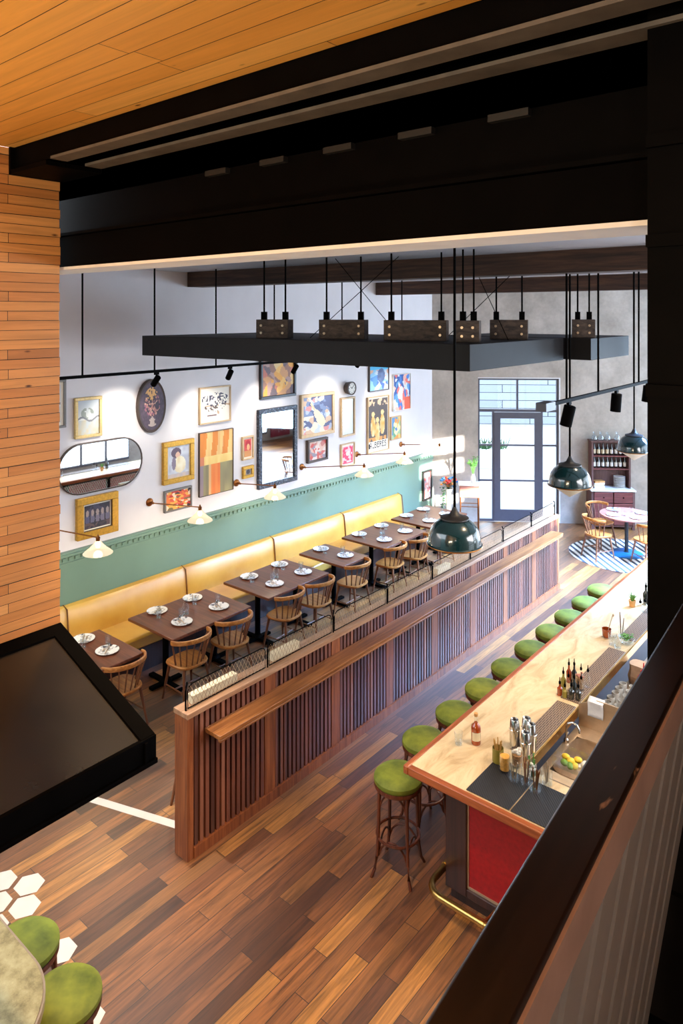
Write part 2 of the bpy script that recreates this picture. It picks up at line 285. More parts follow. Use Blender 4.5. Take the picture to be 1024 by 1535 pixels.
# ------------------------------------------------------------------ mesh building
class MB:
    def __init__(self): self.b = bmesh.new()
    def box(self, c, s, rz=0.0, rx=0.0, ry=0.0):
        r = bmesh.ops.create_cube(self.b, size=1.0)
        m = Matrix.Translation(c) @ Matrix.Rotation(rz, 4, 'Z') @ Matrix.Rotation(ry, 4, 'Y') @ Matrix.Rotation(rx, 4, 'X') @ Matrix.Diagonal((s[0], s[1], s[2], 1))
        bmesh.ops.transform(self.b, matrix=m, verts=r['verts']); return self
    def bb(self, x0, x1, y0, y1, z0, z1):
        return self.box(((x0 + x1) / 2, (y0 + y1) / 2, (z0 + z1) / 2), (x1 - x0, y1 - y0, z1 - z0))
    def rings(self, rings, close=False, caps=True):
        vs = [[self.b.verts.new(p) for p in r] for r in rings]; n = len(vs[0])
        seq = list(range(len(vs) - 1)) + ([-1] if close else [])
        for i in seq:
            a, c = vs[i], vs[i + 1 if i >= 0 else 0]
            for j in range(n):
                try: self.b.faces.new((a[j], a[(j + 1) % n], c[(j + 1) % n], c[j]))
                except ValueError: pass
        if caps and not close:
            for r in (vs[0][::-1], vs[-1]):
                try: self.b.faces.new(r)
                except ValueError: pass
        return self
    def tube(self, pts, r, n=8, r1=None, close=False, flat=None):
        """round (or flat = (half width, half height)) bar along a path"""
        P = [Vector(p) for p in pts]; N = len(P); out = []
        for i in range(N):
            a = P[(i - 1) % N] if (close or i > 0) else P[i]; c = P[(i + 1) % N] if (close or i < N - 1) else P[i]
            d = (c - a).normalized(); up = Vector((0, 0, 1))
            if abs(d.dot(up)) > 0.98: up = Vector((0, 1, 0))
            u = d.cross(up).normalized(); w = u.cross(d)
            rr = r if r1 is None else r + (r1 - r) * i / max(1, N - 1)
            if flat:
                out.append([P[i] + u * sx * flat[0] + w * sy * flat[1] for sx, sy in ((-1, -.7), (-.7, -1), (.7, -1), (1, -.7), (1, .7), (.7, 1), (-.7, 1), (-1, .7))])
            else:
                out.append([P[i] + (u * math.cos(2 * PI * k / n) + w * math.sin(2 * PI * k / n)) * rr for k in range(n)])
        return self.rings(out, close=close)
    def lathe(self, prof, c=(0, 0, 0), n=24, sx=1.0, sy=1.0):
        """profile [(r, z)...] turned about the vertical through c"""
        out = []
        for r, z in prof:
            r = max(r, 1e-4)
            out.append([(c[0] + r * sx * math.cos(2 * PI * k / n), c[1] + r * sy * math.sin(2 * PI * k / n), c[2] + z) for k in range(n)])
        return self.rings(out)
    def prism(self, poly, z0, z1):
        return self.rings([[(x, y, z0) for x, y in poly], [(x, y, z1) for x, y in poly]])
    def ball(self, c, r, sub=2, sc=(1, 1, 1)):
        g = bmesh.ops.create_icosphere(self.b, subdivisions=sub, radius=r)
        bmesh.ops.transform(self.b, matrix=Matrix.Translation(c) @ Matrix.Diagonal((*sc, 1)), verts=g['verts']); return self
    def build(self, name, m, parent=None, loc=None, bevel=0.0, smooth=True):
        bmesh.ops.recalc_face_normals(self.b, faces=self.b.faces)
        me = bpy.data.meshes.new(name); self.b.to_mesh(me); self.b.free()
        me.materials.append(M[m] if isinstance(m, str) else m)
        if smooth:
            me.shade_smooth()
            me.set_sharp_from_angle(angle=math.radians(38))
        o = bpy.data.objects.new(name, me); COL.objects.link(o)
        if parent is not None: o.parent = parent
        if loc is not None: o.location = loc
        if bevel:
            bv = o.modifiers.new('bevel', 'BEVEL'); bv.width = bevel; bv.segments = 2; bv.limit_method = 'ANGLE'; bv.angle_limit = math.radians(40)
        return o

def tag(o, label, cat, group=None):
    o['label'] = label; o['category'] = cat
    if group: o['group'] = group
    return o
def thing(name, label, cat, loc=(0, 0, 0), rz=0.0, group=None):
    o = bpy.data.objects.new(name, None); COL.objects.link(o); o.location = loc; o.rotation_euler = (0, 0, rz); o.empty_display_size = 0.1
    return tag(o, label, cat, group)
def struct(o):
    o['kind'] = 'structure'; return o
def dup(root, loc, rz, label, group=None):
    r = root.copy(); COL.objects.link(r); r.location = loc; r.rotation_euler = (0, 0, rz); r['label'] = label
    if group: r['group'] = group
    for ch in list(root.children):
        c = ch.copy(); COL.objects.link(c); c.parent = r
        for g in list(ch.children):
            d = g.copy(); COL.objects.link(d); d.parent = c
    return r
def box(name, m, x0, x1, y0, y1, z0, z1, parent=None, bevel=0.0):
    return MB().bb(x0, x1, y0, y1, z0, z1).build(name, m, parent, bevel=bevel)

# ------------------------------------------------------------------ room shell
CX, CY = -8.35, 13.1                       # corner of the long wall and the street wall
UX, UY = 0.808, 0.589                      # direction of the street wall
NX, NY = -UY, UX                           # outward normal of the street wall
def fw(u, z=0.0, out=0.0): return Vector((CX + UX * u + NX * out, CY + UY * u + NY * out, z))
FWA = math.atan2(UY, UX)
UEND = 12.2
E1 = fw(UEND)
poly = [(-8.5, -4.2), (1.6, -4.2), (1.6, E1.y + .05), (CX - .15, CY - .05)]
struct(MB().prism(poly, -0.1, 0.0).build('floor', 'floor'))
struct(box('wall_left', 'plaster', -8.55, -8.35, -4.2, 13.25, 0, 5.2))
struct(box('wall_back', 'wall_teal', -8.5, 1.7, -4.3, -4.1, 0, 5.4))
struct(MB().prism([(-8.5, 1.95), (1.7, 1.95), (1.7, E1.y + .2), (CX - .2, CY + .1)], 5.1, 5.25).build('ceiling', 'pale_ceiling'))
struct(box('ceiling_boards', 'ceiling_boards', -3.42, 1.7, -4.2, 1.62, 5.30, 5.36))
struct(box('floor_mezzanine', 'dark_timber', -0.12, 1.7, -4.2, 1.75, 2.7, 2.9))
# street wall with the door opening
def wall_piece(mb, u0, u1, z0, z1, th=0.26):
    c = fw((u0 + u1) / 2, (z0 + z1) / 2, th / 2); mb.box(c, (u1 - u0, th, z1 - z0), rz=FWA)
mb = MB(); wall_piece(mb, -0.2, 0.99, 0, 5.1); wall_piece(mb, 0.99, 2.72, 3.1, 5.1); wall_piece(mb, 2.72, UEND, 0, 5.1)
struct(mb.build('wall_front', 'concrete', smooth=False))
# right wall: piers between windows, one opening lets the sun in
mb = MB()
mb.bb(1.5, 1.7, -4.2, 7.9, 0, 5.3); mb.bb(1.5, 1.7, 9.15, 22.5, 0, 5.3)
mb.bb(1.5, 1.7, 7.9, 9.15, 0, 2.3); mb.bb(1.5, 1.7, 7.9, 9.15, 2.72, 2.95); mb.bb(1.5, 1.7, 7.9, 9.15, 3.75, 5.3); mb.bb(1.5, 1.7, 7.9, 9.15, 3.28, 3.40)
struct(mb.build('wall_right', 'concrete', smooth=False))
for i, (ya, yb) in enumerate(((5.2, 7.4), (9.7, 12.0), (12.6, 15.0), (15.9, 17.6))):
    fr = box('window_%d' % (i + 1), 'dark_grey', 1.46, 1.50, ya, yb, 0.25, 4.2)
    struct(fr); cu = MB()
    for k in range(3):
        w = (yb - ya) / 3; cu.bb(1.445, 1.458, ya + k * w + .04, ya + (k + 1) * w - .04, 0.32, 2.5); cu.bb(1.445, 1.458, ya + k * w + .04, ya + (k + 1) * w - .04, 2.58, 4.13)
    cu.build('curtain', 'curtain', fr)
struct(MB().bb(1.40, 1.44, 17.75, 18.7, 0.1, 4.3).build('wall_right_curtain', 'red_curtain'))
# wainscot with its ledge and dentil strip
mb = MB(); mb.bb(-8.35, -8.33, -4.1, 13.09, 0.0, 1.40)
struct(mb.build('wall_wainscot', 'wainscot'))
mb = MB(); mb.bb(-8.35, -8.31, -4.1, 13.08, 1.385, 1.475); mb.bb(-8.35, -8.265, -4.1, 13.08, 1.475, 1.50); mb.bb(-8.35, -8.285, -4.1, 13.08, 1.50, 1.52); mb.bb(-8.35, -8.295, -4.1, 13.08, 1.36, 1.388)
y = 2.0
while y < 13.0:
    mb.bb(-8.312, -8.288, y, y + .045, 1.41, 1.452); y += 0.085
struct(mb.build('trim_1', 'wainscot'))
# stacked-board bulkhead on the left, board by board
mb = MB(); z = 0.047 * 62; k = 0
while z < 5.29:
    dx = random.uniform(0, 0.010); mb.bb(-3.62, -3.42 - dx, -4.1, 1.867 - random.uniform(0, .006), z, min(z + .047, 5.30)); z += 0.047
o = struct(mb.build('wall_bulkhead', 'stacked_boards', smooth=False))
# ceiling timbers over the dining room
for nm, y0, y1 in (('beam_timber', 6.5, 6.78), ('beam_timber', 11.05, 11.3)):
    struct(MB().bb(-8.33, 1.5, y0, y1, 4.885 if y0 < 8 else 4.86, 5.1).build(nm, 'dark_timber'))
# black steel channel pair at the edge of the boarded ceiling
struct(box('ceiling_light_stop', 'black_steel', -3.41, 1.6, 1.55, 2.2, 5.30, 5.34))  # black plate added over the gap to stop daylight showing through
ch = thing('steel_channel', 'black steel channel pair running under the edge of the boarded ceiling', 'steel beam', (0, 0, 5.19))
MB().bb(-3.41, 1.5, 1.625, 1.70, 0.012, 0.17).bb(-3.41, 1.5, 1.86, 1.90, 0.012, 0.17).build('web', 'black_steel', ch)
MB().bb(-3.02, 1.5, 1.60, 1.68, 0.0, 0.012).bb(-3.05, 1.5, 1.785, 1.87, 0.0, 0.012).build('flange', 'lit_grey_flange', ch)
MB().bb(-3.415, -3.06, 1.60, 1.88, -0.02, 0.0).bb(-3.417, -3.40, 1.60, 1.88, -.02, .11).build('end_plate', 'black_steel', ch)
# main girder
gd = thing('steel_girder', 'deep black steel girder with daylight painted on its underside spanning the room', 'steel beam', (0, 0, 4.726))
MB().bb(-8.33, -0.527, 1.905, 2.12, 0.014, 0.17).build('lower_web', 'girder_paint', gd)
MB().bb(-8.33, -0.527, 1.895, 2.13, 0.0, 0.014).build('lower_flange', 'flange_daylight', gd)
MB().bb(-8.33, -0.527, 1.895, 1.96, 0.175, 0.19).build('ledge', 'black_steel', gd)
MB().bb(-8.33, 1.5, 1.95, 2.1, 0.19, 0.57).build('upper_web', 'black_steel', gd)
for k in range(5):
    MB().bb(-2.35 + k * .33, -2.22 + k * .33, 1.925, 1.95, 0.35, 0.372).build('clip', 'clip_steel', gd)
# steel column
cl = thing('steel_column', 'black steel column standing in front of the far end of the bar', 'column', (-0.382, 1.95, 0))
MB().bb(-0.15, 0.15, -0.15, -0.13, 0, 5.29).bb(-0.15, 0.15, 0.13, 0.15, 0, 5.29).build('flange', 'black_steel', cl)
MB().bb(-0.012, 0.012, -0.13, 0.13, 0, 5.29).build('web', 'black_steel', cl)
for zz in (3.1, 4.3, 4.66, 4.9):
    MB().bb(-0.15, 0.15, -0.165, -0.15, zz, zz + .03).build('cleat', 'black_steel', cl)
MB().bb(0.15, 0.9, -0.15, 0.15, 0, 5.29).build('casing', 'black_steel', cl)

# sloped black hood below the boards
hd = thing('sloped_hood', 'black glossy sloped hood projecting from the stacked board wall', 'hood', (-3.42, 1.867, 2.92))
dx, dz = 0.80, -0.263
def slab(mb, xa, xb, ya, yb, off0, off1):
    za, zb = dz * xa / dx, dz * xb / dx
    mb.rings([[(xa, ya, za + off0), (xb, ya, zb + off0), (xb, ya, zb + off1), (xa, ya, za + off1)], [(xa, yb, za + off0), (xb, yb, zb + off0), (xb, yb, zb + off1), (xa, yb, za + off1)]])
mb = MB(); slab(mb, 0.0, 0.80, -5.5, -0.0, -0.03, -0.008); mb.build('top_panel', 'hood_panel', hd)
mb = MB(); slab(mb, 0.0, 0.80, -0.07, 0.0, -0.008, 0.004); slab(mb, 0.0, 0.07, -5.5, -0.07, -0.008, 0.004); mb.build('top_frame', 'girder_paint', hd)
MB().bb(0.79, 0.81, -5.5, 0.0, dz - .115, dz + .002).bb(0.81, 0.822, -5.5, 0.0, dz - .115, dz - .095).bb(0.81, .818, -.06, -.045, dz - .095, dz - .01).build('fascia', 'black_steel', hd)
MB().rings([[(0, -.02, -.03), (.79, -.02, dz - .03), (.79, -.02, dz - .11), (0, -.02, dz - .11)], [(0, 0, -.03), (.79, 0, dz - .03), (.79, 0, dz - .11), (0, 0, dz - .11)]]).build('end_panel', 'black_steel', hd)
MB().bb(0.0, 0.79, -5.5, -0.02, dz - .112, dz - .10).build('soffit', 'black_steel', hd)

# floor inlay: white hexagons and a tile strip
mb = MB()
for x, y in ((-5.47, 2.724), (-5.67, 2.60), (-5.292, 2.60), (-5.49, 2.475), (-4.731, 2.578), (-4.15, 2.44), (-5.68, 2.36), (-5.30, 2.36), (-5.87, 2.47), (-5.87, 2.23)):
    mb.prism([(x + .115 * math.cos(k * PI / 3), y + .115 * math.sin(k * PI / 3)) for k in range(6)], 0.0005, 0.002)
a, c = Vector((-6.3, 3.47, 0)), Vector((-4.87, 3.95, 0)); d = (c - a).normalized(); nn = Vector((-d.y, d.x, 0)) * .04
mb.rings([[a - nn, c - nn, c + nn, a + nn], [p + Vector((0, 0, .002)) for p in (a - nn, c - nn, c + nn, a + nn)]])
struct(mb.build('floor_inlay', 'tile', smooth=False))

# ------------------------------------------------------------------ street door and what lies outside
def fbox(mb, u0, u1, z0, z1, o0=0.06, o1=0.12):
    mb.box(fw((u0 + u1) / 2, (z0 + z1) / 2, (o0 + o1) / 2), (u1 - u0, o1 - o0, z1 - z0), rz=FWA)
mb = MB(); fbox(mb, 0.99, 1.03, 0, 3.1); fbox(mb, 2.67, 2.715, 0, 3.1); fbox(mb, 0.99, 2.715, 3.06, 3.1); fbox(mb, 0.99, 2.715, 2.37, 2.43)
fbox(mb, 1.82, 1.86, 2.43, 3.06); fbox(mb, 1.30, 1.34, 0, 2.37); fbox(mb, 2.34, 2.38, 0, 2.37)
for zz in (0.885, 1.65): fbox(mb, 1.03, 1.30, zz - .02, zz + .02); fbox(mb, 2.38, 2.67, zz - .02, zz + .02)
fbox(mb, 1.03, 1.30, 0, .05); fbox(mb, 2.38, 2.67, 0, .05)
w1 = struct(mb.build('window_9', 'dark_grey', smooth=False))
mb = MB(); fbox(mb, 1.03, 1.82, 2.43, 3.06, .085, .091); fbox(mb, 1.86, 2.67, 2.43, 3.06, .085, .091); fbox(mb, 1.03, 1.30, .05, 2.37, .085, .091); fbox(mb, 2.38, 2.67, .05, 2.37, .085, .091)
mb.build('glazing', 'pane', w1, smooth=False)
mb = MB(); fbox(mb, 1.34, 1.475, 0.01, 2.36, .05, .10); fbox(mb, 2.205, 2.34, 0.01, 2.36, .05, .10); fbox(mb, 1.475, 2.205, 2.23, 2.36, .05, .10); fbox(mb, 1.475, 2.205, 0.01, .26, .05, .10)
for zz in (0.885, 1.65): fbox(mb, 1.475, 2.205, zz - .018, zz + .018, .06, .09)
d1 = struct(mb.build('door_1', 'dark_grey', smooth=False))
mb = MB(); fbox(mb, 1.475, 2.205, .26, 2.23, .072, .078); mb.build('door_glass', 'pane', d1, smooth=False)
mb = MB(); fbox(mb, 2.715, 2.735, 0, 3.1, -.005, .25); fbox(mb, .985, 2.735, 3.1, 3.12, -.005, .25); struct(mb.build('trim_2', 'white_paint', smooth=False))
mb = MB(); mb.box(fw(2.0, -.06, 9.3), (40, 18, .1), rz=FWA); struct(mb.build('ground', 'asphalt'))
mb = MB(); mb.box(fw(0.5, 2.5, 14), (26, .4, 5.0), rz=FWA); struct(mb.build('wall_street', 'street_wall', smooth=False))
sg = MB(); sg.box(fw(-.55, 1.62, 13.74), (2.5, .06, .62), rz=FWA); tag(sg.build('sign_board', 'yellow_sign'), 'yellow board on the pale wall across the street', 'board')
tr = thing('street_tree', 'green leafy tree across the street, seen through the transom', 'tree', fw(-1.5, -.01, 10.6))
MB().tube([(0, 0, -.01), (.05, 0, 1.4), (0, .05, 2.9)], .11, r1=.06).build('trunk', 'dark_timber', tr)
mb = MB()
for k in range(420):
    v = Vector((random.gauss(0, .55), random.gauss(0, .5), random.gauss(0, .45))); p = Vector((.3, 0, 3.6)) + v
    q = Matrix.Rotation(random.uniform(0, 6), 3, 'Z') @ Matrix.Rotation(random.uniform(-1, 1), 3, 'X')
    mb.rings([[p + q @ Vector(a) for a in ((-.1, 0, 0), (0, -.05, 0), (.1, 0, .02), (0, .05, 0))]], caps=True)
mb.build('crown', 'leaf', tr)
pn = thing('street_planter', 'pale planter box on the pavement outside the glazed door', 'planter', fw(2.05, -.01, 5.6), FWA)
MB().bb(-.55, .55, -.25, .25, 0, .55).build('box', 'white_paint', pn, bevel=.01)
mb = MB()
for k in range(90):
    p = Vector((random.uniform(-.5, .5), random.uniform(-.2, .2), .55)); q = Vector((random.gauss(0, .1), random.gauss(0, .1), random.uniform(.12, .35)))
    mb.tube([p, p + q * .6, p + q], .018, 4, r1=.003)
mb.build('foliage', 'leaf_dark', pn)

# ------------------------------------------------------------------ banquette
bq = thing('banquette', 'long mustard leather banquette running along the green wainscot', 'banquette', (-8.33, 2.6, 0))
L0 = 9.16
MB().bb(0.02, 0.70, 0, L0, 0, 0.30).build('plinth', 'bar_wood', bq)
seams = [0, 1.97, 3.78, 5.55, 7.34, L0]
for a, c in zip(seams, seams[1:]):
    n = 10; rr = []
    for k in range(n + 1):                       # rounded back cushion, softened at both ends
        u = k / n; e = min(1.0, min(u, 1 - u) * 14 + .55)
        y = a + .008 + (c - a - .016) * u; t_ = .075 * e
        prof = [(.03, .30), (.10 + t_, .30), (.105 + t_, .46), (.085 + t_, .62), (.07 + t_, .80), (.055 + t_ * .6, .855), (.03, .87), (.012, .86)]
        rr.append([(x, y, z) for x, z in prof])
    bc = MB().rings(rr).build('back_cushion', 'leather', bq)
    MB().tube([(.02, c - .004, .87), (.12, c - .004, .84), (.15, c - .004, .6), (.16, c - .004, .46)], .009, 6).build('piping', 'piping', bc)
    sc_ = MB().bb(.15, .72, a + .006, c - .006, .301, .46).build('seat_cushion', 'leather', bq, bevel=.03)

# ------------------------------------------------------------------ dining tables, chairs, place settings
def make_table(name, label, cat, length, peds, loc, group):
    t = thing(name, label, cat, loc, group=group)
    MB().bb(-.45, .45, -length / 2, length / 2, .715, .75).build('table_top', 'table_wood', t, bevel=.006)
    for py in peds:
        MB().lathe([(.038, .03), (.038, .70), (.10, .705), (.10, .714)], (0, py, 0), 16).build('column', 'black_steel', t)
        MB().bb(-.30, .30, py - .035, py + .035, .012, .045).bb(-.035, .035, py - .22, py + .22, .012, .045).lathe([(.075, .045), (.06, .07), (.038, .08)], (0, py, 0), 16).lathe([(.03, 0), (.03, .012)], (-.27, py, 0), 10).lathe([(.03, 0), (.03, .012)], (.27, py, 0), 10).build('base', 'black_steel', t, bevel=.004)
    return t
ORD = ['first', 'second', 'third', 'fourth', 'fifth', 'sixth']
TX = -7.16
tabs = [(4.33, .62, (0,)), (5.64, 1.22, (-.38, .38)), (7.17, 1.22, (-.38, .38)), (8.41, .62, (0,)), (9.75, 1.22, (-.38, .38)), (11.15, 1.2, (-.38, .38))]
for i, (y, ln, pd) in enumerate(tabs):
    make_table('dining_table', '%s dark wooden table along the yellow banquette counted from the black hood' % ORD[i], 'table', ln, pd, (TX, y, 0), 'banquette tables')

def arc(rx, ry, a0, a1, n, z0, z1=None, tilt=0):
    out = []
    for k in range(n + 1):
        u = k / n; a = math.radians(a0 + (a1 - a0) * u); h = z0 if z1 is None else z0 + (z1 - z0) * math.sin(PI * u)
        out.append((rx * math.cos(a), ry * math.sin(a), h))
    return out
def make_chair(label, loc, rz, group):
    """spindle-back chair; the sitter faces the local -X"""
    t = thing('spindle_chair', label, 'chair', loc, rz, group)
    pts = []
    for k in range(28):
        a = 2 * PI * k / 28; x, y = math.cos(a), math.sin(a)
        r = (abs(x) ** 3.2 + abs(y) ** 3.2) ** (-1 / 3.2); pts.append((x * r * .205, y * r * (.215 - .02 * x)))
    MB().rings([[(x * .93, y * .93, .418) for x, y in pts], [(x, y, .432) for x, y in pts], [(x, y, .448) for x, y in pts], [(x * .95, y * .95, .456) for x, y in pts], [(x * .6, y * .6, .449) for x, y in pts]]).build('seat', 'chair_wood', t)
    feet = {}
    for sx in (-1, 1):
        for sy in (-1, 1):
            a = Vector((sx * .14, sy * .15, .42)); f = Vector((sx * .205, sy * .205, 0)); feet[sx, sy] = (a, f)
            MB().tube([a, a.lerp(f, .35), a.lerp(f, .7), f], .019, 8, r1=.012).build('leg', 'chair_dark', t)
    mb = MB(); m_ = {}
    for sy in (-1, 1):
        p = feet[-1, sy][0].lerp(feet[-1, sy][1], .6); q = feet[1, sy][0].lerp(feet[1, sy][1], .6); mb.tube([p, p.lerp(q, .5), q], .009, 6); m_[sy] = p.lerp(q, .5)
    mb.tube([m_[-1], m_[1]], .009, 6); mb.build('stretcher', 'chair_dark', t)
    rail = [(x + .03, y, .735 + .025 * math.cos(math.radians(a))) for (x, y, _), a in zip(arc(.235, .255, -88, 88, 22, 0), [-88 + 8 * k for k in range(23)])]
    MB().tube(rail, .02, flat=(.013, .024)).build('back_rail', 'chair_wood', t)
    for a in (-84, -60, -40, -20, 0, 20, 40, 60, 84):
        q = math.radians(a); b0 = (.175 * math.cos(q) + .005, .185 * math.sin(q), .452); b1 = (.235 * math.cos(q) + .03, .255 * math.sin(q), .725)
        MB().tube([b0, ((b0[0] + b1[0]) / 2, (b0[1] + b1[1]) / 2, .6), b1], .0085 if abs(a) < 80 else .012, 6).build('spindle', 'chair_dark', t)
    return t
CH = [(-6.80, 4.40, 'spindle-back wooden chair at the first banquette table beside the black hood'),
      (-6.71, 5.24, 'spindle-back wooden chair at the second banquette table, on the side near the hood'),
      (-6.71, 5.90, 'spindle-back wooden chair at the second banquette table, on the side away from the hood'),
      (-6.73, 6.88, 'spindle-back wooden chair at the third banquette table, on the side near the hood'),
      (-6.70, 7.47, 'spindle-back wooden chair at the third banquette table, on the side away from the hood'),
      (-6.74, 8.36, 'lone spindle-back wooden chair at the small fourth banquette table'),
      (-6.78, 9.38, 'spindle-back wooden chair at the fifth banquette table, on the side near the hood'),
      (-6.70, 9.96, 'spindle-back wooden chair at the fifth banquette table, on the side away from the hood'),
      (-6.68, 10.72, 'spindle-back wooden chair at the sixth banquette table, partly behind the nearest pendant lamp')]
chair0 = make_chair(CH[0][2], (CH[0][0], CH[0][1], 0), 0.04, 'spindle chairs along the banquette')
for i, (x, y, lb) in enumerate(CH[1:]):
    dup(chair0, (x, y, 0), random.uniform(-.12, .12), lb)
dup(chair0, (-5.22, 4.25, 0), 0.3, 'spindle-back wooden chair mostly hidden behind the end post of the slatted divider', 'chairs off the banquette')

def make_plate(label, loc, group):
    t = thing('dinner_plate', label, 'plate', loc, group=group)
    MB().lathe([(.06, 0), (.075, .004), (.125, .014), (.128, .018), (.08, .0085), (.001, .0075)], n=28).build('dish', 'plate', t)
    MB().box((.0, .0, .0195), (.012, .19, .003), rz=.9).box((.02, .03, .021), (.02, .07, .003), rz=.9).build('knife', 'steel', t)
    return t
def tumbler_bm(r0=.031, r1=.037, h=.095, w=.0025):
    return MB().lathe([(r0, 0), (r1, h), (r1 - w, h), (r0 - w, .01), (.001, .01)], n=18)
plate0 = glass0 = None
PL = [(0, -7.50, 4.37, 'by the banquette'), (0, -7.04, 4.39, 'by its chair'),
      (1, -7.50, 5.38, 'banquette side, near the hood'), (1, -7.48, 5.92, 'banquette side, away from the hood'), (1, -7.00, 5.38, 'chair side, near the hood'), (1, -7.00, 5.96, 'chair side, away from the hood'),
      (2, -7.47, 6.92, 'banquette side, near the hood'), (2, -7.48, 7.54, 'banquette side, away from the hood'), (2, -7.00, 6.96, 'chair side, near the hood'), (2, -7.00, 7.54, 'chair side, away from the hood'),
      (3, -7.47, 8.46, 'by the banquette'), (3, -6.98, 8.48, 'by its chair'),
      (4, -7.47, 9.44, 'banquette side, near the hood'), (4, -7.47, 10.07, 'banquette side, away from the hood'), (4, -6.97, 9.48, 'chair side, near the hood'), (4, -6.97, 10.08, 'chair side, away from the hood'),
      (5, -7.48, 10.87, 'banquette side, near the hood'), (5, -7.48, 11.43, 'banquette side, away from the hood'), (5, -6.98, 10.87, 'chair side'), (5, -6.98, 11.43, 'chair side, furthest from the hood')]
for ti, x, y, wh in PL:
    lb = 'patterned white plate with cutlery, %s table, %s' % (ORD[ti], wh)
    if plate0 is None: plate0 = make_plate(lb, (x, y, .751), 'plates on the banquette tables')
    else: dup(plate0, (x, y, .751), random.uniform(-.5, .5) + (0 if x < -7.2 else PI), lb)
    gx, gy = (x + .17, y - .10) if x < -7.2 else (x - .14, y + .10)
    lg = 'clear glass tumbler by the plate, %s table, %s' % (ORD[ti], wh)
    if glass0 is None:
        glass0 = tag(tumbler_bm().build('tumbler', 'glass'), lg, 'glass', 'tumblers on the banquette tables'); glass0.location = (gx, gy, .751)
    else:
        g = glass0.copy(); COL.objects.link(g); g.location = (gx, gy, .751); g['label'] = lg
for ti, x, y in ((1, -7.16, 5.56), (2, -7.17, 7.16), (4, -7.2, 9.74)):
    g = tag(MB().lathe([(.04, 0), (.042, .10), (.024, .15), (.03, .20), (.0275, .20), (.021, .15), (.039, .10), (.037, .008), (.001, .008)], n=18).build('carafe', 'glass'), 'clear glass carafe at the middle of the %s banquette table' % ORD[ti], 'carafe', 'carafes'); g.location = (x, y, .751)

# ------------------------------------------------------------------ slatted divider
DY0, DY1 = 3.68, 11.2
dv_ = thing('slatted_divider', 'long slatted walnut divider with wire mesh on top, between tables and bar', 'divider', (-4.69, DY0, 0))
LN = DY1 - DY0
MB().bb(-.15, -.035, .04, LN, 0.0, 1.16).build('core', 'slat_back', dv_)
MB().bb(-.17, .0, -.02, .045, 0, 1.17).build('end_post', 'stile', dv_, bevel=.004)
MB().bb(-.18, .008, -.025, LN, 1.17, 1.215).build('cap', 'cap', dv_, bevel=.005)
MB().bb(-.035, .012, .045, LN, 0, .09).build('baseboard', 'stile', dv_)
st_y = [0.93 + .94 * k for k in range(8)]
for s0 in st_y[:-1]:
    MB().bb(-.035, -.006, s0 - .065, s0 + .065, .09, 1.17).build('stile', 'stile', dv_)
MB().bb(-.035, -.006, LN - .07, LN, .09, 1.17).build('stile', 'stile', dv_)
edges = [.05] + st_y[:-1] + [LN]
for a, c in zip(edges, edges[1:]):
    a2 = a + (.0 if a < .1 else .065); c2 = c - (.065 if c < LN else .07)
    n = int(round((c2 - a2) / .0567)); mb = MB()
    for k in range(n):
        y = a2 + (k + .5) * (c2 - a2) / n; mb.bb(-.035, -.008 - random.uniform(0, .003), y - .018, y + .018, .09, 1.17)
    mb.build('slat_panel', 'slats', dv_, smooth=False)
MB().bb(.0, .19, .165, LN - .3, .985, 1.02).bb(-.008, .0, .165, LN - .3, .985, 1.02).bb(.165, .19, .165, LN - .3, .965, .985).build('drink_ledge', 'ledge', dv_, bevel=.004)
# wire mesh screens held by hooked rods
posts = [.0 + .94 * k for k in range(9)]
for k, p in enumerate(posts):
    p = min(p + .005, LN - .06)
    MB().tube([(-.055, p, 1.10 if k else 1.216), (-.055, p, 1.38), (-.06, p + .01, 1.405), (-.075, p + .03, 1.418), (-.09, p + .04, 1.42)], .008, 8).build('mesh_post', 'black_steel', dv_)
for a, c in zip(posts, posts[1:]):
    a, c = a + .03, min(c, LN - .06) - .02; mb = MB(); r = .05; zt, zb = 1.415, 1.222
    fr = [(-.06, a, zb), (-.06, a, zt - r), (-.06, a + r * .3, zt - r * .3), (-.06, a + r, zt), (-.06, c - r, zt), (-.06, c - r * .3, zt - r * .3), (-.06, c, zt - r), (-.06, c, zb)]
    mb.tube(fr, .005, 6, close=True); sc = mb.build('mesh_frame', 'black_steel', dv_)
    mb = MB(); hgt = zt - zb; n = int((c - a) / .042)
    for j in range(-4, n + 1):
        for sg_ in (1, -1):
            y0 = a + j * .042 if sg_ > 0 else a + (j + 5) * .042; pts = []
            for zz, yy in ((zb, y0), (zt - .004, y0 + sg_ * hgt * .55)):
                pts.append((yy, zz))
            (ya, za), (yb, zb2) = pts
            lo, hi = 0.0, 1.0
            if yb != ya:
                t0, t1 = (a + .006 - ya) / (yb - ya), (c - .006 - ya) / (yb - ya); lo, hi = max(0, min(t0, t1)), min(1, max(t0, t1))
            if hi - lo > .1: mb.tube([(-.06, ya + (yb - ya) * lo, za + (zb2 - za) * lo), (-.06, ya + (yb - ya) * hi, za + (zb2 - za) * hi)], .0023, 4)
    mb.build('wire_mesh', 'steel', sc)
for k, (y, w) in enumerate(((.10, .50), (1.05, .36), (3.95, .30))):
    o = box('menu_stack', 'cream_label', -.155, -.085, y, y + w, 1.216, 1.285); o.location = (-4.69, DY0, 0)
    tag(o, ['cream folded menus behind the mesh at the near end of the divider', 'cream folded menus behind the second mesh panel of the divider', 'cream folded menus behind the mesh midway along the divider'][k], 'menus', 'menus on the divider')

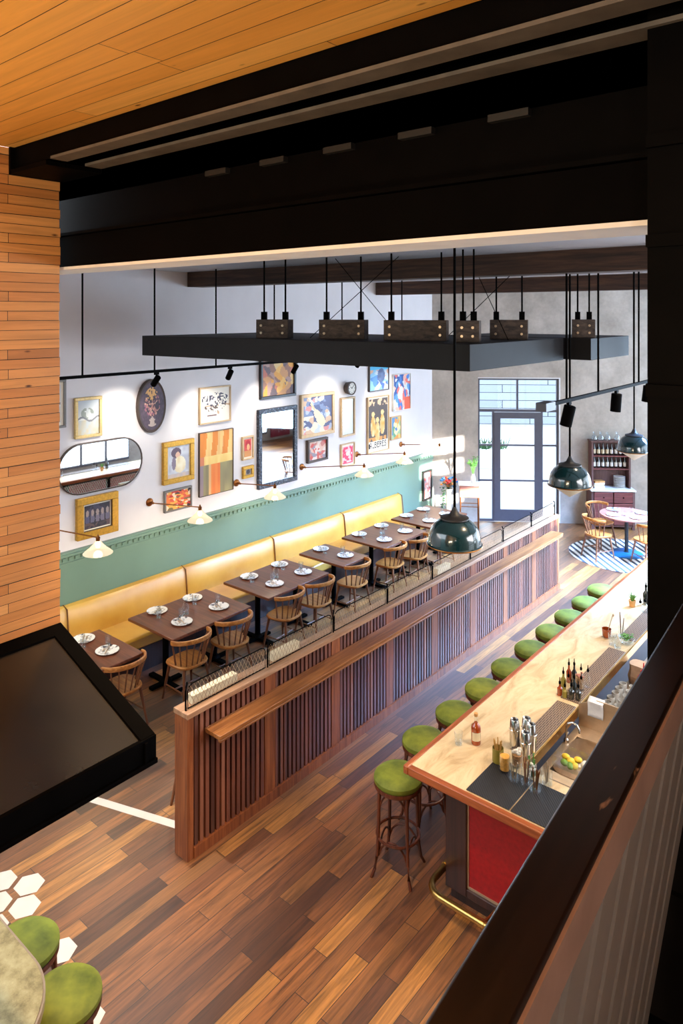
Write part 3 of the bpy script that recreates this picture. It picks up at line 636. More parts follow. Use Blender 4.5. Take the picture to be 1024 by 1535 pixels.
# ------------------------------------------------------------------ bar
BX0, BX1, BY0, BY1, BZ = -3.09, -1.90, 4.44, 10.7, 1.07
IX = -2.375                                  # inner edge of the long counter
bt = thing('bar_counter', 'long veined cream stone bar top with a mahogany edge', 'bar top', (0, 0, 0))
MB().bb(BX0 + .045, IX, BY0 + .05, BY1 - .25, 1.03, BZ).bb(IX, BX1, BY0 + .05, 5.0, 1.03, BZ).build('stone_slab', 'bar_stone', bt)
MB().bb(BX0, BX0 + .045, BY0, BY1, 1.01, BZ + .003).build('wood_edge', 'mahogany', bt, bevel=.008)
MB().bb(BX0 + .045, BX1, BY0, BY0 + .05, 1.01, BZ + .003).build('wood_edge', 'mahogany_x', bt, bevel=.008)
MB().bb(BX0 + .045, IX, BY1 - .25, BY1, 1.01, BZ + .003).build('wood_edge', 'mahogany_x', bt, bevel=.008)
MB().bb(IX, IX + .012, 5.0, BY1 - .25, 1.0, BZ + .004).build('brass_strip', 'brass', bt)
bc_ = thing('bar_cabinet', 'dark wooden bar cabinet with red leather panels at its end', 'bar', (0, 0, 0))
MB().bb(-2.86, -2.45, 4.76, BY1 - .1, .0, 1.03).bb(-2.45, -1.95, 4.76, 5.0, .0, 1.03).build('body', 'bar_wood', bc_)
MB().bb(-2.88, -2.70, 4.71, 4.77, .10, 1.03).bb(-1.98, -1.93, 4.71, 4.77, .1, 1.03).bb(-2.70, -1.98, 4.71, 4.77, .93, 1.03).bb(-2.70, -1.98, 4.71, 4.77, .10, .16).build('end_frame', 'bar_wood', bc_, bevel=.005)
MB().bb(-2.70, -1.98, 4.735, 4.76, .16, .93).build('red_panel', 'red_panel', bc_)
MB().bb(-2.70, -1.98, 4.728, 4.736, .16, .175).bb(-2.70, -2.688, 4.728, 4.736, .175, .93).build('panel_trim', 'steel', bc_)
for k in range(6):
    y = 4.85 + k * .95; MB().bb(-2.872, -2.861, y, y + .85, .18, .92).build('front_panel', 'red_panel', bc_)
fr_ = thing('foot_rail', 'round brass foot rail wrapping the base of the bar', 'rail', (0, 0, 0))
pth = [(-1.9, 4.50, .18), (-2.80, 4.50, .18)] + [(-2.80 - .13 * math.sin(k * PI / 10), 4.63 - .13 * math.cos(k * PI / 10), .18) for k in range(1, 5)] + [(-2.93, 4.63, .18), (-2.93, BY1 - .2, .18)]
MB().tube(pth, .026, 12).build('tube', 'brass', fr_)
for c in ((-2.45, 4.5), (-2.93, 4.80), (-2.93, 6.2), (-2.93, 7.6), (-2.93, 9.0)):
    q = (c[0], 4.715, .14) if c[1] == 4.5 else (-2.862, c[1], .14)
    cz = [(c[0], c[1], .18), ((c[0] + q[0]) / 2, (c[1] + q[1]) / 2, .155), q]
    MB().tube(cz, .011, 8).tube([(c[0] - (.02 if c[1] == 4.5 else 0), c[1] - (0 if c[1] == 4.5 else .02), .18), (c[0] + (.02 if c[1] == 4.5 else 0), c[1] + (0 if c[1] == 4.5 else .02), .18)], .031, 12).build('bracket', 'brass', fr_)
# service well: steel shelf, sink, divider
wl = thing('service_well', 'brushed steel service well sunk behind the bar top', 'bar sink', (0, 0, 0))
MB().bb(-2.36, -1.86, 6.05, BY1 - .2, .76, .80).bb(-2.36, -1.86, 5.0, 5.30, .90, .94).bb(-2.36, -1.86, 5.86, 6.05, .90, .94).bb(-2.36, -2.30, 5.30, 5.86, .90, .94).bb(-1.93, -1.86, 5.30, 5.86, .90, .94).build('shelf', 'steel', wl)
mb = MB(); rr = []
for s_, z_ in ((1, .945), (.985, .90), (.93, .78), (.80, .74)):
    rr.append([(-2.115 + .19 * s_ * math.copysign(abs(math.cos(a)) ** .4, math.cos(a)), 5.58 + .285 * s_ * math.copysign(abs(math.sin(a)) ** .4, math.sin(a)), z_) for a in [2 * PI * k / 36 for k in range(36)]])
mb.rings(rr, caps=False); mb.b.faces.new([mb.b.verts.new(p) for p in rr[-1]]); mb.build('basin', 'steel', wl)
MB().rings([[(-2.355, 6.04, .94), (-1.88, 6.04, .94), (-1.88, 6.04, 1.14), (-2.0, 6.04, 1.20), (-2.2, 6.04, 1.20), (-2.355, 6.04, 1.12)], [(-2.355, 6.055, .94), (-1.88, 6.055, .94), (-1.88, 6.055, 1.14), (-2.0, 6.055, 1.20), (-2.2, 6.055, 1.20), (-2.355, 6.055, 1.12)]]).build('splash_guard', 'steel', wl)
MB().bb(-2.36, -1.86, 5.0, 5.02, .94, 1.03).bb(-1.88, -1.86, 5.0, BY1 - .2, .2, .80).build('apron', 'steel', wl)
fc = thing('sink_faucet', 'small chrome gooseneck faucet above the bar sink', 'faucet', (-2.335, 5.72, .94))
MB().lathe([(.02, 0), (.02, .03), (.011, .04)], n=14).tube([(0, 0, .03), (0, 0, .13), (.015, 0, .165), (.05, 0, .185), (.09, 0, .175), (.11, 0, .14), (.112, 0, .12)], .009, 10).build('spout', 'chrome', fc)
MB().tube([(0, .0, .05), (0, .045, .065)], .006, 8).build('lever', 'chrome', fc)
tw = MB(); n = 12; a_, b_ = [], []
for k in range(n + 1):
    u = k / n
    if u < .5: p = (6.02 - .0, 1.06 + u * .30); 
    else: p = (6.075, 1.21 - (u - .5) * .36)
    a_.append((p[0] + .006 * math.sin(u * 9), p[1]))
o_ = [[(-2.27 + .13 * v / 6 + .004 * math.sin(v * 2.1), y_, z_) for v in range(7)] for y_, z_ in a_]
vs = [[tw.b.verts.new(p) for p in r] for r in o_]
for i in range(n):
    for j in range(6): tw.b.faces.new((vs[i][j], vs[i][j + 1], vs[i + 1][j + 1], vs[i + 1][j]))
o = tw.build('bar_towel', 'cloth'); sm = o.modifiers.new('thick', 'SOLIDIFY'); sm.thickness = .006; tag(o, 'white folded towel draped over the steel splash guard of the sink', 'towel')
# bar mats
def mat_(name, m, x0, x1, y0, y1, z, label, group, rz=0):
    o = MB().bb(-(x1 - x0) / 2, (x1 - x0) / 2, -(y1 - y0) / 2, (y1 - y0) / 2, 0, .008).build(name, m, bevel=.003); o.location = ((x0 + x1) / 2, (y0 + y1) / 2, z); return tag(o, label, 'mat', group)
mat_('rubber_mat', 'rubber', -2.58, -2.245, 4.50, 4.90, BZ + .001, 'black rubber bar mat at the near end of the bar, beside the stone', 'bar mats')
mat_('rubber_mat', 'rubber', -2.235, -1.91, 4.50, 4.90, BZ + .001, 'black rubber bar mat at the near end of the bar, nearest the handrail', 'bar mats')
RB = [(5.14, 6.05), (6.12, 7.35), (7.65, 9.4)]
for k, (a, c) in enumerate(RB):
    o = MB().bb(-(c - a) / 2, (c - a) / 2, -.085, .085, 0, .009).build('ribbed_mat', 'ribbed', bevel=.003); o.location = (-2.468, (a + c) / 2, BZ + .001); o.rotation_euler = (0, 0, PI / 2)
    tag(o, ['brown ribbed bar mat between the shakers and the bitters bottles', 'brown ribbed bar mat between the bitters bottles and the mint bowl', 'brown ribbed bar mat beyond the mint bowl, running behind the column'][k], 'mat', 'ribbed bar mats')
o = MB().bb(-.16, .16, -.09, .09, 0, .009).build('ribbed_mat', 'ribbed', bevel=.003); o.location = (-2.09, 5.10, .942); tag(o, 'ribbed drip mat in front of the sink below the jars', 'mat', 'ribbed bar mats')

# ------------------------------------------------------------------ bar stools
def make_stool(label, loc, rz, group):
    t = thing('bar_stool', label, 'stool', loc, rz, group)
    MB().lathe([(.185, .715), (.198, .735), (.196, .76), (.17, .785), (.11, .80), (.001, .805)], n=32).build('cushion', 'velvet', t)
    MB().lathe([(.15, .685), (.192, .685), (.196, .70), (.19, .716), (.001, .716)], n=32).build('seat_ring', 'bentwood', t)
    for k in range(4):
        a = PI / 4 + k * PI / 2; c_, s_ = math.cos(a), math.sin(a)
        MB().tube([(r * c_, r * s_, z) for r, z in ((.165, .69), (.170, .5), (.175, .3), (.185, .16), (.205, .06), (.235, 0.0))], .0155, 10, r1=.0125).build('leg', 'bentwood', t)
    MB().tube([(.172 * math.cos(2 * PI * k / 32), .172 * math.sin(2 * PI * k / 32), .30) for k in range(32)], .0115, 8, close=True).build('foot_ring', 'bentwood', t)
    for k in range(4):
        a = PI / 4 + k * PI / 2; b = a + PI / 2
        for z0, z1, nm in ((.52, .672, 'upper_brace'), (.16, .288, 'lower_brace')):
            p = []
            for j in range(11):
                u = j / 10; q = a + (b - a) * u; chord = Vector((math.cos(a), math.sin(a), 0)).lerp(Vector((math.cos(b), math.sin(b), 0)), u); r = .17
                p.append((chord.x * r, chord.y * r, z0 + (z1 - z0) * (math.sin(PI * u)) ** .55))
            MB().tube(p, .0085, 6).build(nm, 'bentwood', t)
    return t
sn = ['nearest', 'second', 'third', 'fourth', 'fifth', 'sixth', 'seventh', 'eighth', 'ninth', 'tenth']
SP = [(-3.325, 4.71)] + [(-3.43, 5.26 + .547 * k) for k in range(9)]
stool0 = None
for i, (x, y) in enumerate(SP):
    lb = 'bentwood bar stool with green velvet seat, standing fully in view at the bar corner' if i == 0 else '%s bentwood bar stool with green velvet seat along the bar from its near corner' % sn[i]
    if i == 0: stool0 = make_stool(lb, (x, y, 0), .25, 'green stools along the bar')
    else: dup(stool0, (x, y, 0), random.uniform(0, 1.5), lb)
dup(stool0, (-4.14, 2.03, 0), .3, 'green velvet stool half under the rounded counter, the one further from the aisle', 'stools at the rounded counter')
dup(stool0, (-3.66, 2.02, 0), .9, 'green velvet stool at the end of the rounded counter, beside a white hexagon tile', 'stools at the rounded counter')

# rounded counter in the near corner
rc = thing('rounded_counter', 'rounded stone counter with metal edge in the near left corner', 'counter', (0, 0, 0))
def rcpoly(off):
    r = .42 + off; cx, cy = -3.67, 1.43
    p = [(-6.4, -.4), (cx + r, -.4)] + [(cx + r * math.cos(a), cy + r * math.sin(a)) for a in [PI / 2 * k / 12 for k in range(13)]] + [(-6.4, cy + r)]
    return p
M['counter_stone'] = (lambda t: (t.base(t.ramp(t.noise(t.mapped(), 9, 7, .7), [(.3, rgb(96, 84, 54)), (.5, rgb(150, 136, 96)), (.7, rgb(176, 164, 124))])), t.set(Roughness=.4), t.m)[2])(NT('counter_stone'))
MB().prism(rcpoly(0), 1.03, 1.07).build('top', 'counter_stone', rc)
MB().prism(rcpoly(.012), 1.025, 1.066).build('edge_band', 'steel', rc)
MB().prism(rcpoly(-.32), 0, 1.025).build('body', 'bar_wood', rc)

# ------------------------------------------------------------------ pictures on the long wall
WX = -8.349
def mixc(a, b, t): return tuple(a[i] + (b[i] - a[i]) * t for i in range(3))
def c8(*v): return tuple(lin(x / 255) for x in v)
def hsh(i, j, s=0):
    return (math.sin(i * 127.1 + j * 311.7 + s * 74.7) * 43758.5453) % 1.0
def vnoise(x, y, s=0):
    i, j = math.floor(x), math.floor(y); fx, fy = x - i, y - j; fx = fx * fx * (3 - 2 * fx); fy = fy * fy * (3 - 2 * fy)
    return (hsh(i, j, s) * (1 - fx) + hsh(i + 1, j, s) * fx) * (1 - fy) + (hsh(i, j + 1, s) * (1 - fx) + hsh(i + 1, j + 1, s) * fx) * fy
def cells(u, v, n, pal, s=0, ang=0.0):
    """faceted patches: nearest of n scattered points picks the colour"""
    best, bi = 9, 0
    for k in range(n):
        du, dv = u - hsh(k, 1, s), v - hsh(k, 2, s); q = hsh(k, 3, s) * PI; e = (du * math.cos(q) + dv * math.sin(q)) ** 2 + 5 * (-du * math.sin(q) + dv * math.cos(q)) ** 2
        if e < best: best, bi = e, k
    return pal[int(hsh(bi, 4, s) * len(pal)) % len(pal)]
def blob(u, v, cu, cv, ru, rv): return ((u - cu) / ru) ** 2 + ((v - cv) / rv) ** 2 < 1
def canvas(f, w, h, x, parent, nu=44, nv=52, name='canvas'):
    b = bmesh.new(); g = [[b.verts.new((x, -w / 2 + w * i / nu, -h / 2 + h * j / nv)) for i in range(nu + 1)] for j in range(nv + 1)]
    lay = b.loops.layers.float_color.new('paint')
    for j in range(nv):
        for i in range(nu):
            fc_ = b.faces.new((g[j][i], g[j][i + 1], g[j + 1][i + 1], g[j + 1][i])); c_ = (*f((i + .5) / nu, (j + .5) / nv), 1)
            for lp in fc_.loops: lp[lay] = c_
    bd = MB(); bd.b.free(); bd.b = b
    bmesh.ops.recalc_face_normals(b, faces=b.faces)
    # give it a back and sides
    r = bmesh.ops.extrude_face_region(b, geom=list(b.faces)); bmesh.ops.translate(b, vec=(-.006, 0, 0), verts=[v for v in r['geom'] if isinstance(v, bmesh.types.BMVert)])
    return bd.build(name, 'canvas', parent, smooth=False)
def picture(name, label, cat, y0, y1, z0, z1, fm, fw_, f, depth=.045, mat=0.0, lip=None, group=None, cname='canvas', shine=None):
    w, h = y1 - y0, z1 - z0; t = thing(name, label, cat, (WX, (y0 + y1) / 2, (z0 + z1) / 2), group=group)
    a, b_ = w / 2, h / 2
    if fw_ > 0:
        fo = MB()
        for (ya, yb, za, zb) in ((-a, a, b_ - fw_, b_), (-a, a, -b_, -b_ + fw_), (-a, -a + fw_, -b_ + fw_, b_ - fw_), (a - fw_, a, -b_ + fw_, b_ - fw_)):
            fo.bb(.001, depth, ya, yb, za, zb)
        fo.build('frame', fm, t, bevel=min(.006, fw_ * .2))
        if lip:
            lo = MB(); q = fw_ * .95; w2 = .012
            for (ya, yb, za, zb) in ((-a + q, a - q, b_ - q - w2, b_ - q), (-a + q, a - q, -b_ + q, -b_ + q + w2), (-a + q, -a + q + w2, -b_ + q, b_ - q), (a - q - w2, a - q, -b_ + q, b_ - q)):
                lo.bb(.001, depth * .7, ya, yb, za, zb)
            lo.build('inner_frame', lip, t)
    if mat: MB().bb(.001, depth * .45, -a + fw_, a - fw_, -b_ + fw_, b_ - fw_).build('mat_board', 'mat_board', t)
    if shine: MB().bb(.001, depth * .6, -a + fw_, a - fw_, -b_ + fw_, b_ - fw_).build('mirror_glass', shine, t)
    else: canvas(f, w - 2 * (fw_ + mat), h - 2 * (fw_ + mat), depth * .45 + .007, t, name=cname)
    return t
cream, ink = c8(238, 230, 212), c8(52, 48, 60)
def p_land(u, v):
    c_ = mixc(c8(232, 226, 210), c8(196, 206, 214), v); n_ = vnoise(u * 9, v * 9, 3)
    if v < .42: c_ = mixc(c8(206, 190, 150), c8(188, 198, 206), n_)
    if blob(u, v, .45, .62, .3, .16) and n_ > .4: c_ = c8(150, 158, 150)
    if abs(v - .45 - .06 * math.sin(u * 8)) < .03: c_ = c8(126, 128, 134)
    return c_
def p_draw(u, v):
    n_ = vnoise(u * 26, v * 22, 5); m_ = vnoise(u * 10, v * 8, 6)
    if blob(u, v, .5, .66, .46, .2) and n_ > .56: return c8(70, 68, 84)
    if blob(u, v, .5, .5, .4, .22) and n_ > .62: return c8(104, 86, 78)
    if m_ > .72 and .2 < v < .5: return c8(196, 160, 128)
    if abs(v - .2) < .018 and .22 < u < .55: return c8(120, 90, 90)
    return c8(236, 228, 214)
def p_port(u, v):
    n_ = vnoise(u * 8, v * 8, 8); c_ = mixc(c8(176, 176, 190), c8(214, 218, 224), n_)
    if blob(u, v, .40, .78, .22, .16): c_ = c8(96, 80, 96)
    if blob(u, v, .47, .70, .10, .10): c_ = c8(222, 180, 156)
    if blob(u, v, .56, .40, .26, .26): c_ = mixc(c8(240, 232, 206), c8(226, 206, 160), n_)
    if blob(u, v, .3, .45, .09, .2): c_ = c8(132, 120, 138)
    if v < .14: c_ = mixc(c8(214, 190, 170), c8(190, 180, 184), n_)
    return c_
def p_orange(u, v):
    n_ = vnoise(u * 14, v * 4, 2)
    if v > .62:
        s_ = u * 6 + .3 * math.sin(v * 5); c_ = c8(230, 140, 50) if int(s_) % 2 == 0 else c8(242, 204, 130)
        return mixc(c_, c8(200, 110, 40), n_ * .4)
    if v > .48: return mixc(c8(244, 216, 140), c8(238, 196, 110), n_) if u > .14 else c8(214, 130, 90)
    if .33 < u < .62: return mixc(c8(232, 112, 44), c8(240, 140, 62), n_)
    if .27 < u < .34: return c8(224, 176, 116)
    return mixc(c8(128, 116, 88), c8(160, 150, 104), n_) if u > .12 else c8(150, 130, 136)
def p_red(u, v): return cells(u, v, 60, [c8(206, 52, 40), c8(232, 120, 50), c8(236, 168, 70), c8(60, 40, 44), c8(240, 210, 180), c8(120, 100, 60), c8(222, 90, 60)], 11)
def p_dark(u, v):
    if v < .25: return cells(u, v, 60, [c8(60, 50, 60), c8(90, 70, 70), c8(40, 40, 52)], 12)
    k = int(u * 5); e = blob(u * 5 - k, v, .5, .66, .3, .14); bd = blob(u * 5 - k, v, .5, .4, .4, .24)
    if e: return c8(150, 134, 130)
    if bd: return mixc(c8(70, 76, 110), c8(120, 110, 126), hsh(k, 2))
    return cells(u, v, 40, [c8(44, 40, 54), c8(58, 54, 76), c8(36, 34, 44)], 13)
def p_redp(u, v):
    if blob(u, v, .55, .55, .22, .18): return c8(226, 170, 120)
    if blob(u, v, .5, .7, .36, .26): return c8(176, 30, 44)
    return mixc(c8(214, 150, 90), c8(190, 120, 60), v) if v < .35 else c8(206, 80, 70)
def p_face(u, v): return c8(60, 56, 64) if blob(u, v, .5, .5, .3, .4) else c8(150, 140, 130)
def p_cub(u, v): return cells(u, v, 46, [c8(232, 180, 96), c8(206, 150, 100), c8(150, 108, 90), c8(110, 92, 96), c8(226, 160, 70), c8(196, 116, 96), c8(176, 140, 130), c8(222, 190, 130)], 21)
def p_guit(u, v):
    q = math.radians(-55); x, y = u - .55, v - .42; a = x * math.cos(q) + y * math.sin(q); b_ = -x * math.sin(q) + y * math.cos(q)
    if blob(a, b_, .1, 0, .2, .13) or blob(a, b_, -.1, 0, .15, .1): return c8(236, 220, 180)
    if abs(b_) < .03 and -.5 < a < 0: return c8(214, 190, 150)
    return cells(u, v, 50, [c8(120, 136, 172), c8(170, 180, 204), c8(226, 216, 196), c8(92, 100, 136), c8(206, 176, 150), c8(196, 204, 216), c8(208, 140, 140)], 22)
def p_small(u, v): return cells(u, v, 40, [c8(196, 120, 110), c8(220, 180, 160), c8(150, 140, 150), c8(226, 206, 196), c8(206, 90, 80)], 23)
def p_pink(u, v):
    if blob(u, v, .5, .58, .2, .14): return c8(240, 214, 200)
    return c8(222, 60, 96) if vnoise(u * 7, v * 9, 4) > .42 else c8(240, 190, 190)
def p_blue(u, v):
    if blob(u, v, .62, .6, .2, .3): return mixc(c8(90, 110, 150), c8(60, 70, 110), vnoise(u * 9, v * 9, 1))
    return cells(u, v, 30, [c8(80, 130, 190), c8(130, 180, 210), c8(210, 160, 130), c8(70, 100, 170), c8(180, 190, 200)], 24) if v < .85 else c8(70, 170, 210)
GL = {'A': '01110 10001 10001 11111 10001 10001', 'L': '10000 10000 10000 10000 10000 11111', 'B': '11110 10001 11110 10001 10001 11110', 'E': '11111 10000 11110 10000 10000 11111', 'R': '11110 10001 11110 10100 10010 10001', 'S': '01111 10000 01110 00001 00001 11110'}
def p_post(u, v):
    if v < .17:
        wd = 'ALBERES'; k = int((u - .04) / .92 * 7)
        if 0 <= k < 7 and .03 < v < .15:
            fu = ((u - .04) / .92 * 7 - k) * 1.25; row = int((.15 - v) / .12 * 6)
            if fu < 1 and GL[wd[k]].split()[min(5, row)][min(4, int(fu * 5))] == '1': return c8(40, 38, 42)
        return c8(232, 222, 202)
    if v > .86 and vnoise(u * 12, v * 14, 7) > .5: return c8(226, 186, 150)
    for cu, cv in ((.22, .6), (.72, .62), (.45, .48)):
        if blob(u, v, cu, cv + .1, .09, .05): return c8(236, 200, 140)
        if blob(u, v, cu, cv - .14, .13, .2): return mixc(c8(236, 160, 60), c8(240, 214, 160), vnoise(u * 9, v * 14, 9))
    return c8(86, 76, 74) if v > .25 or vnoise(u * 8, v * 14, 2) > .5 else c8(214, 150, 80)
def p_abst(u, v):
    if v < .35 and u > .65: return c8(224, 92, 60)
    return cells(u, v, 55, [c8(60, 120, 196), c8(230, 226, 220), c8(226, 110, 100), c8(90, 150, 200), c8(240, 180, 160), c8(40, 80, 150), c8(210, 220, 228)], 25)
def p_green(u, v): return cells(u, v, 26, [c8(230, 190, 110), c8(110, 160, 120), c8(90, 140, 190), c8(240, 220, 170), c8(222, 150, 70), c8(160, 190, 150)], 26)
picture('framed_picture', 'narrow grey framed picture cut off by the stacked board wall', 'picture', 4.16, 4.61, 3.08, 3.68, 'grey_frame', .03, p_land, mat=.04)
picture('framed_picture', 'pale landscape in a gold frame above the pill-shaped mirror', 'picture', 4.73, 5.11, 2.91, 3.43, 'pale_gold', .04, p_land)
picture('framed_picture', 'pale ink drawing in a thin light frame above the orange abstract', 'picture', 6.71, 7.32, 2.85, 3.40, 'light_wood', .022, p_draw)
picture('framed_picture', 'seated figure in a wide gold frame, left of the orange abstract', 'picture', 6.06, 6.60, 2.08, 2.68, 'gold', .07, p_port, depth=.06, lip='pale_gold')
picture('abstract_painting', 'tall unframed orange and olive abstract painting', 'painting', 6.71, 7.37, 1.78, 2.73, 'dark_frame', .006, p_orange, depth=.04)
picture('framed_picture', 'small red and orange picture in a dark frame below the gold framed figure', 'picture', 6.09, 6.57, 1.68, 1.99, 'grey_frame', .025, p_red)
picture('framed_picture', 'dark crowd scene in a wide gold frame under the pill-shaped mirror', 'picture', 4.75, 5.34, 1.62, 2.15, 'gold', .09, p_dark, depth=.06, lip='dark_frame', mat=.025)
picture('framed_picture', 'small red portrait in a narrow wooden frame beside the carved mirror', 'picture', 7.56, 7.80, 2.19, 2.56, 'light_wood', .022, p_redp, mat=.025)
picture('framed_picture', 'tiny gold framed picture below the small red portrait', 'picture', 7.57, 7.80, 1.90, 2.09, 'gold', .05, p_face)
picture('framed_picture', 'ochre cubist painting in a black frame above the carved mirror', 'picture', 7.94, 8.76, 3.11, 3.92, 'black_frame', .045, p_cub, depth=.06)
picture('wall_mirror', 'tall rectangular mirror in a dark carved frame', 'mirror', 7.89, 8.79, 1.67, 2.95, 'carved', .075, None, depth=.06, shine='mirror')
picture('framed_picture', 'blue and cream cubist guitar picture in a pale wooden frame', 'picture', 8.89, 9.77, 2.35, 3.10, 'light_wood', .055, p_guit, depth=.06)
picture('framed_picture', 'small pinkish picture in a dark frame under the cubist guitar', 'picture', 9.06, 9.59, 1.90, 2.30, 'dark_frame', .04, p_small, depth=.06)
picture('wall_mirror', 'slim upright mirror in a light wooden frame under the round wall clock', 'mirror', 9.97, 10.38, 2.23, 2.95, 'light_wood', .035, None, depth=.05, shine='mirror')
picture('framed_picture', 'small bright pink print in a light frame under the slim mirror', 'picture', 9.98, 10.38, 1.67, 2.10, 'light_wood', .02, p_pink, mat=.035)
picture('framed_picture', 'blue portrait print in a thin dark frame above the tall poster', 'picture', 10.82, 11.46, 2.99, 3.49, 'dark_frame', .015, p_blue)
picture('framed_poster', 'tall dark poster of orange figures with lettering along its foot', 'poster', 10.77, 11.47, 1.80, 2.89, 'light_wood', .02, p_post, mat=.03)
picture('abstract_painting', 'blue and red unframed abstract beside the tall poster', 'painting', 11.61, 12.22, 2.53, 3.27, 'white_frame', .008, p_abst)
picture('framed_picture', 'small green and orange picture under the blue and red abstract', 'picture', 11.53, 11.89, 1.96, 2.43, 'light_wood', .02, p_green)
# oval picture
ov = thing('oval_picture', 'dark oval still life of flowers in an oval wooden frame', 'picture', (WX, 5.875, 3.22))
def ell(a, b_, x, n=40): return [(x, a * math.cos(2 * PI * k / n), b_ * math.sin(2 * PI * k / n)) for k in range(n)]
MB().rings([ell(.235, .372, .001), ell(.235, .372, .04), ell(.225, .362, .055), ell(.20, .335, .045), ell(.195, .33, .02)]).build('frame', 'dark_frame', ov)
b = bmesh.new(); lay = b.loops.layers.float_color.new('paint'); R_ = [[b.verts.new((.047, .198 * r / 14 * math.cos(2 * PI * k / 48), .333 * r / 14 * math.sin(2 * PI * k / 48))) for k in range(48)] for r in range(1, 15)]
def p_oval(y, z):
    n_ = vnoise(y * 60 + 9, z * 60 + 9, 3); c_ = mixc(c8(66, 54, 66), c8(92, 74, 88), n_)
    if blob(y, z, 0, .02, .13, .16) and n_ > .45: c_ = [c8(176, 120, 110), c8(150, 90, 110), c8(206, 160, 140)][int(hsh(int(y * 50), int(z * 50)) * 3)]
    if blob(y, z, -.01, .17, .09, .09) and n_ > .4: c_ = c8(222, 168, 100)
    if blob(y, z, 0, -.2, .04, .05) or (abs(y) < .012 and -.26 < z < -.15) or blob(y, z, 0, -.26, .06, .02): c_ = c8(180, 160, 150)
    return (*c_, 1)
for r in range(13):
    for k in range(48):
        f_ = b.faces.new((R_[r][k], R_[r][(k + 1) % 48], R_[r + 1][(k + 1) % 48], R_[r + 1][k])); cc = f_.calc_center_median(); col_ = p_oval(cc.y, cc.z)
        for lp in f_.loops: lp[lay] = col_
f_ = b.faces.new(R_[0]); [lp.__setitem__(lay, p_oval(0, 0)) for lp in f_.loops]
q_ = MB(); q_.b.free(); q_.b = b; q_.build('canvas', 'canvas', ov, smooth=False)
# pill-shaped mirror
def pill(a, r, x, n=16):
    p = [(x, a + r * math.cos(t_), r * math.sin(t_)) for t_ in [-PI / 2 + PI * k / n for k in range(n + 1)]]
    return p + [(x, -a - r * math.cos(t_), -r * math.sin(t_)) for t_ in [-PI / 2 + PI * k / n for k in range(n + 1)]]
pm = thing('pill_mirror', 'wide pill-shaped mirror with a thin dark rim', 'mirror', (WX, 5.11, 2.52))
MB().rings([pill(.29, .325, .001), pill(.29, .325, .04), pill(.29, .312, .045), pill(.29, .308, .03)]).build('rim', 'dark_frame', pm)
MB().rings([pill(.29, .309, .005), pill(.29, .309, .032)]).build('mirror_glass', 'mirror', pm, smooth=False)
# wall clock
ck = thing('wall_clock', 'small round wooden wall clock above the slim mirror', 'clock', (WX, 10.19, 3.12))
def disc(r, x, n=28): return [(x, r * math.cos(2 * PI * k / n), r * math.sin(2 * PI * k / n)) for k in range(n)]
MB().rings([disc(.105, .001), disc(.125, .09), disc(.125, .12), disc(.105, .125), disc(.1, .11)]).build('case', 'dark_frame', ck)
MB().rings([disc(.104, .10), disc(.104, .113)]).build('dial', 'paper', ck)
MB().box((.117, .02, .02), (.004, .075, .01), rx=.8).box((.117, -.02, .015), (.004, .055, .01), rx=-.6).build('hand', 'black_frame', ck)
for k in range(8):
    a = k * PI / 4; MB().box((.115, .082 * math.cos(a), .082 * math.sin(a)), (.003, .014, .014)).build('hour_mark', 'black_frame', ck)
# object leaning at the end of the wainscot
picture('framed_picture', 'dark framed picture hanging low on the green wainscot by the corner', 'picture', 12.66, 13.0, .52, 1.15, 'black_frame', .04, p_small, depth=.05).location.x = -8.329

# ------------------------------------------------------------------ wall sconces
for i, (yb, zb, lx, ly, lz) in enumerate(((4.25, 1.93, -7.36, 4.47, 1.93), (5.86, 1.885, -7.50, 6.06, 1.92), (7.46, 1.86, -7.66, 7.62, 1.89), (8.95, 1.862, -7.52, 9.64, 1.89), (10.47, 1.848, -7.62, 11.0, 1.88), (11.92, 1.831, -7.65, 12.28, 1.86))):
    s_ = thing('wall_sconce', '%s of the six swing-arm glass wall lamps counted from the board wall' % ORD[i], 'wall lamp', (WX, yb, zb), group='swing-arm wall lamps')
    L = Vector((lx - WX, ly - yb, lz - zb)); e = Vector((.09, 0, 0))
    MB().rings([disc(.055, .001, 20), disc(.055, .012, 20), disc(.03, .028, 20), disc(.016, .03, 20), disc(.016, .075, 20)]).build('wall_plate', 'bronze', s_)
    ar = MB().tube([(.07, 0, 0), e, e.lerp(L, .3), e.lerp(L, .7), L], .008, 8).ball(e, .018, 1).tube([e + Vector((0, 0, .0)), e + Vector((0, -.02, .035))], .006, 6).build('arm', 'bronze', s_)
    MB().lathe([(.014, -.045), (.022, -.04), (.026, 0), (.014, .012), (.006, .035)], L, 14).build('socket', 'bronze', s_)
    sh = MB(); pr = [(.03, -.04), (.055, -.075), (.105, -.125), (.155, -.165), (.165, -.178), (.158, -.178), (.15, -.166), (.10, -.128), (.05, -.079), (.026, -.045)]
    out = []
    for r, z_ in pr:
        out.append([(L.x + r * (1 + .018 * (k % 2)) * math.cos(2 * PI * k / 48), L.y + r * (1 + .018 * (k % 2)) * math.sin(2 * PI * k / 48), L.z + z_) for k in range(48)])
    sh.rings(out, caps=False).build('shade', 'lamp_glass', s_)
    MB().ball(L + Vector((0, 0, -.085)), .028, 2, (1, 1, 1.25)).build('bulb', 'bulb', s_)
    light('sconce_light', 'POINT', (lx, ly, lz - .20), 19, (1.0, .76, .48), size=.05)

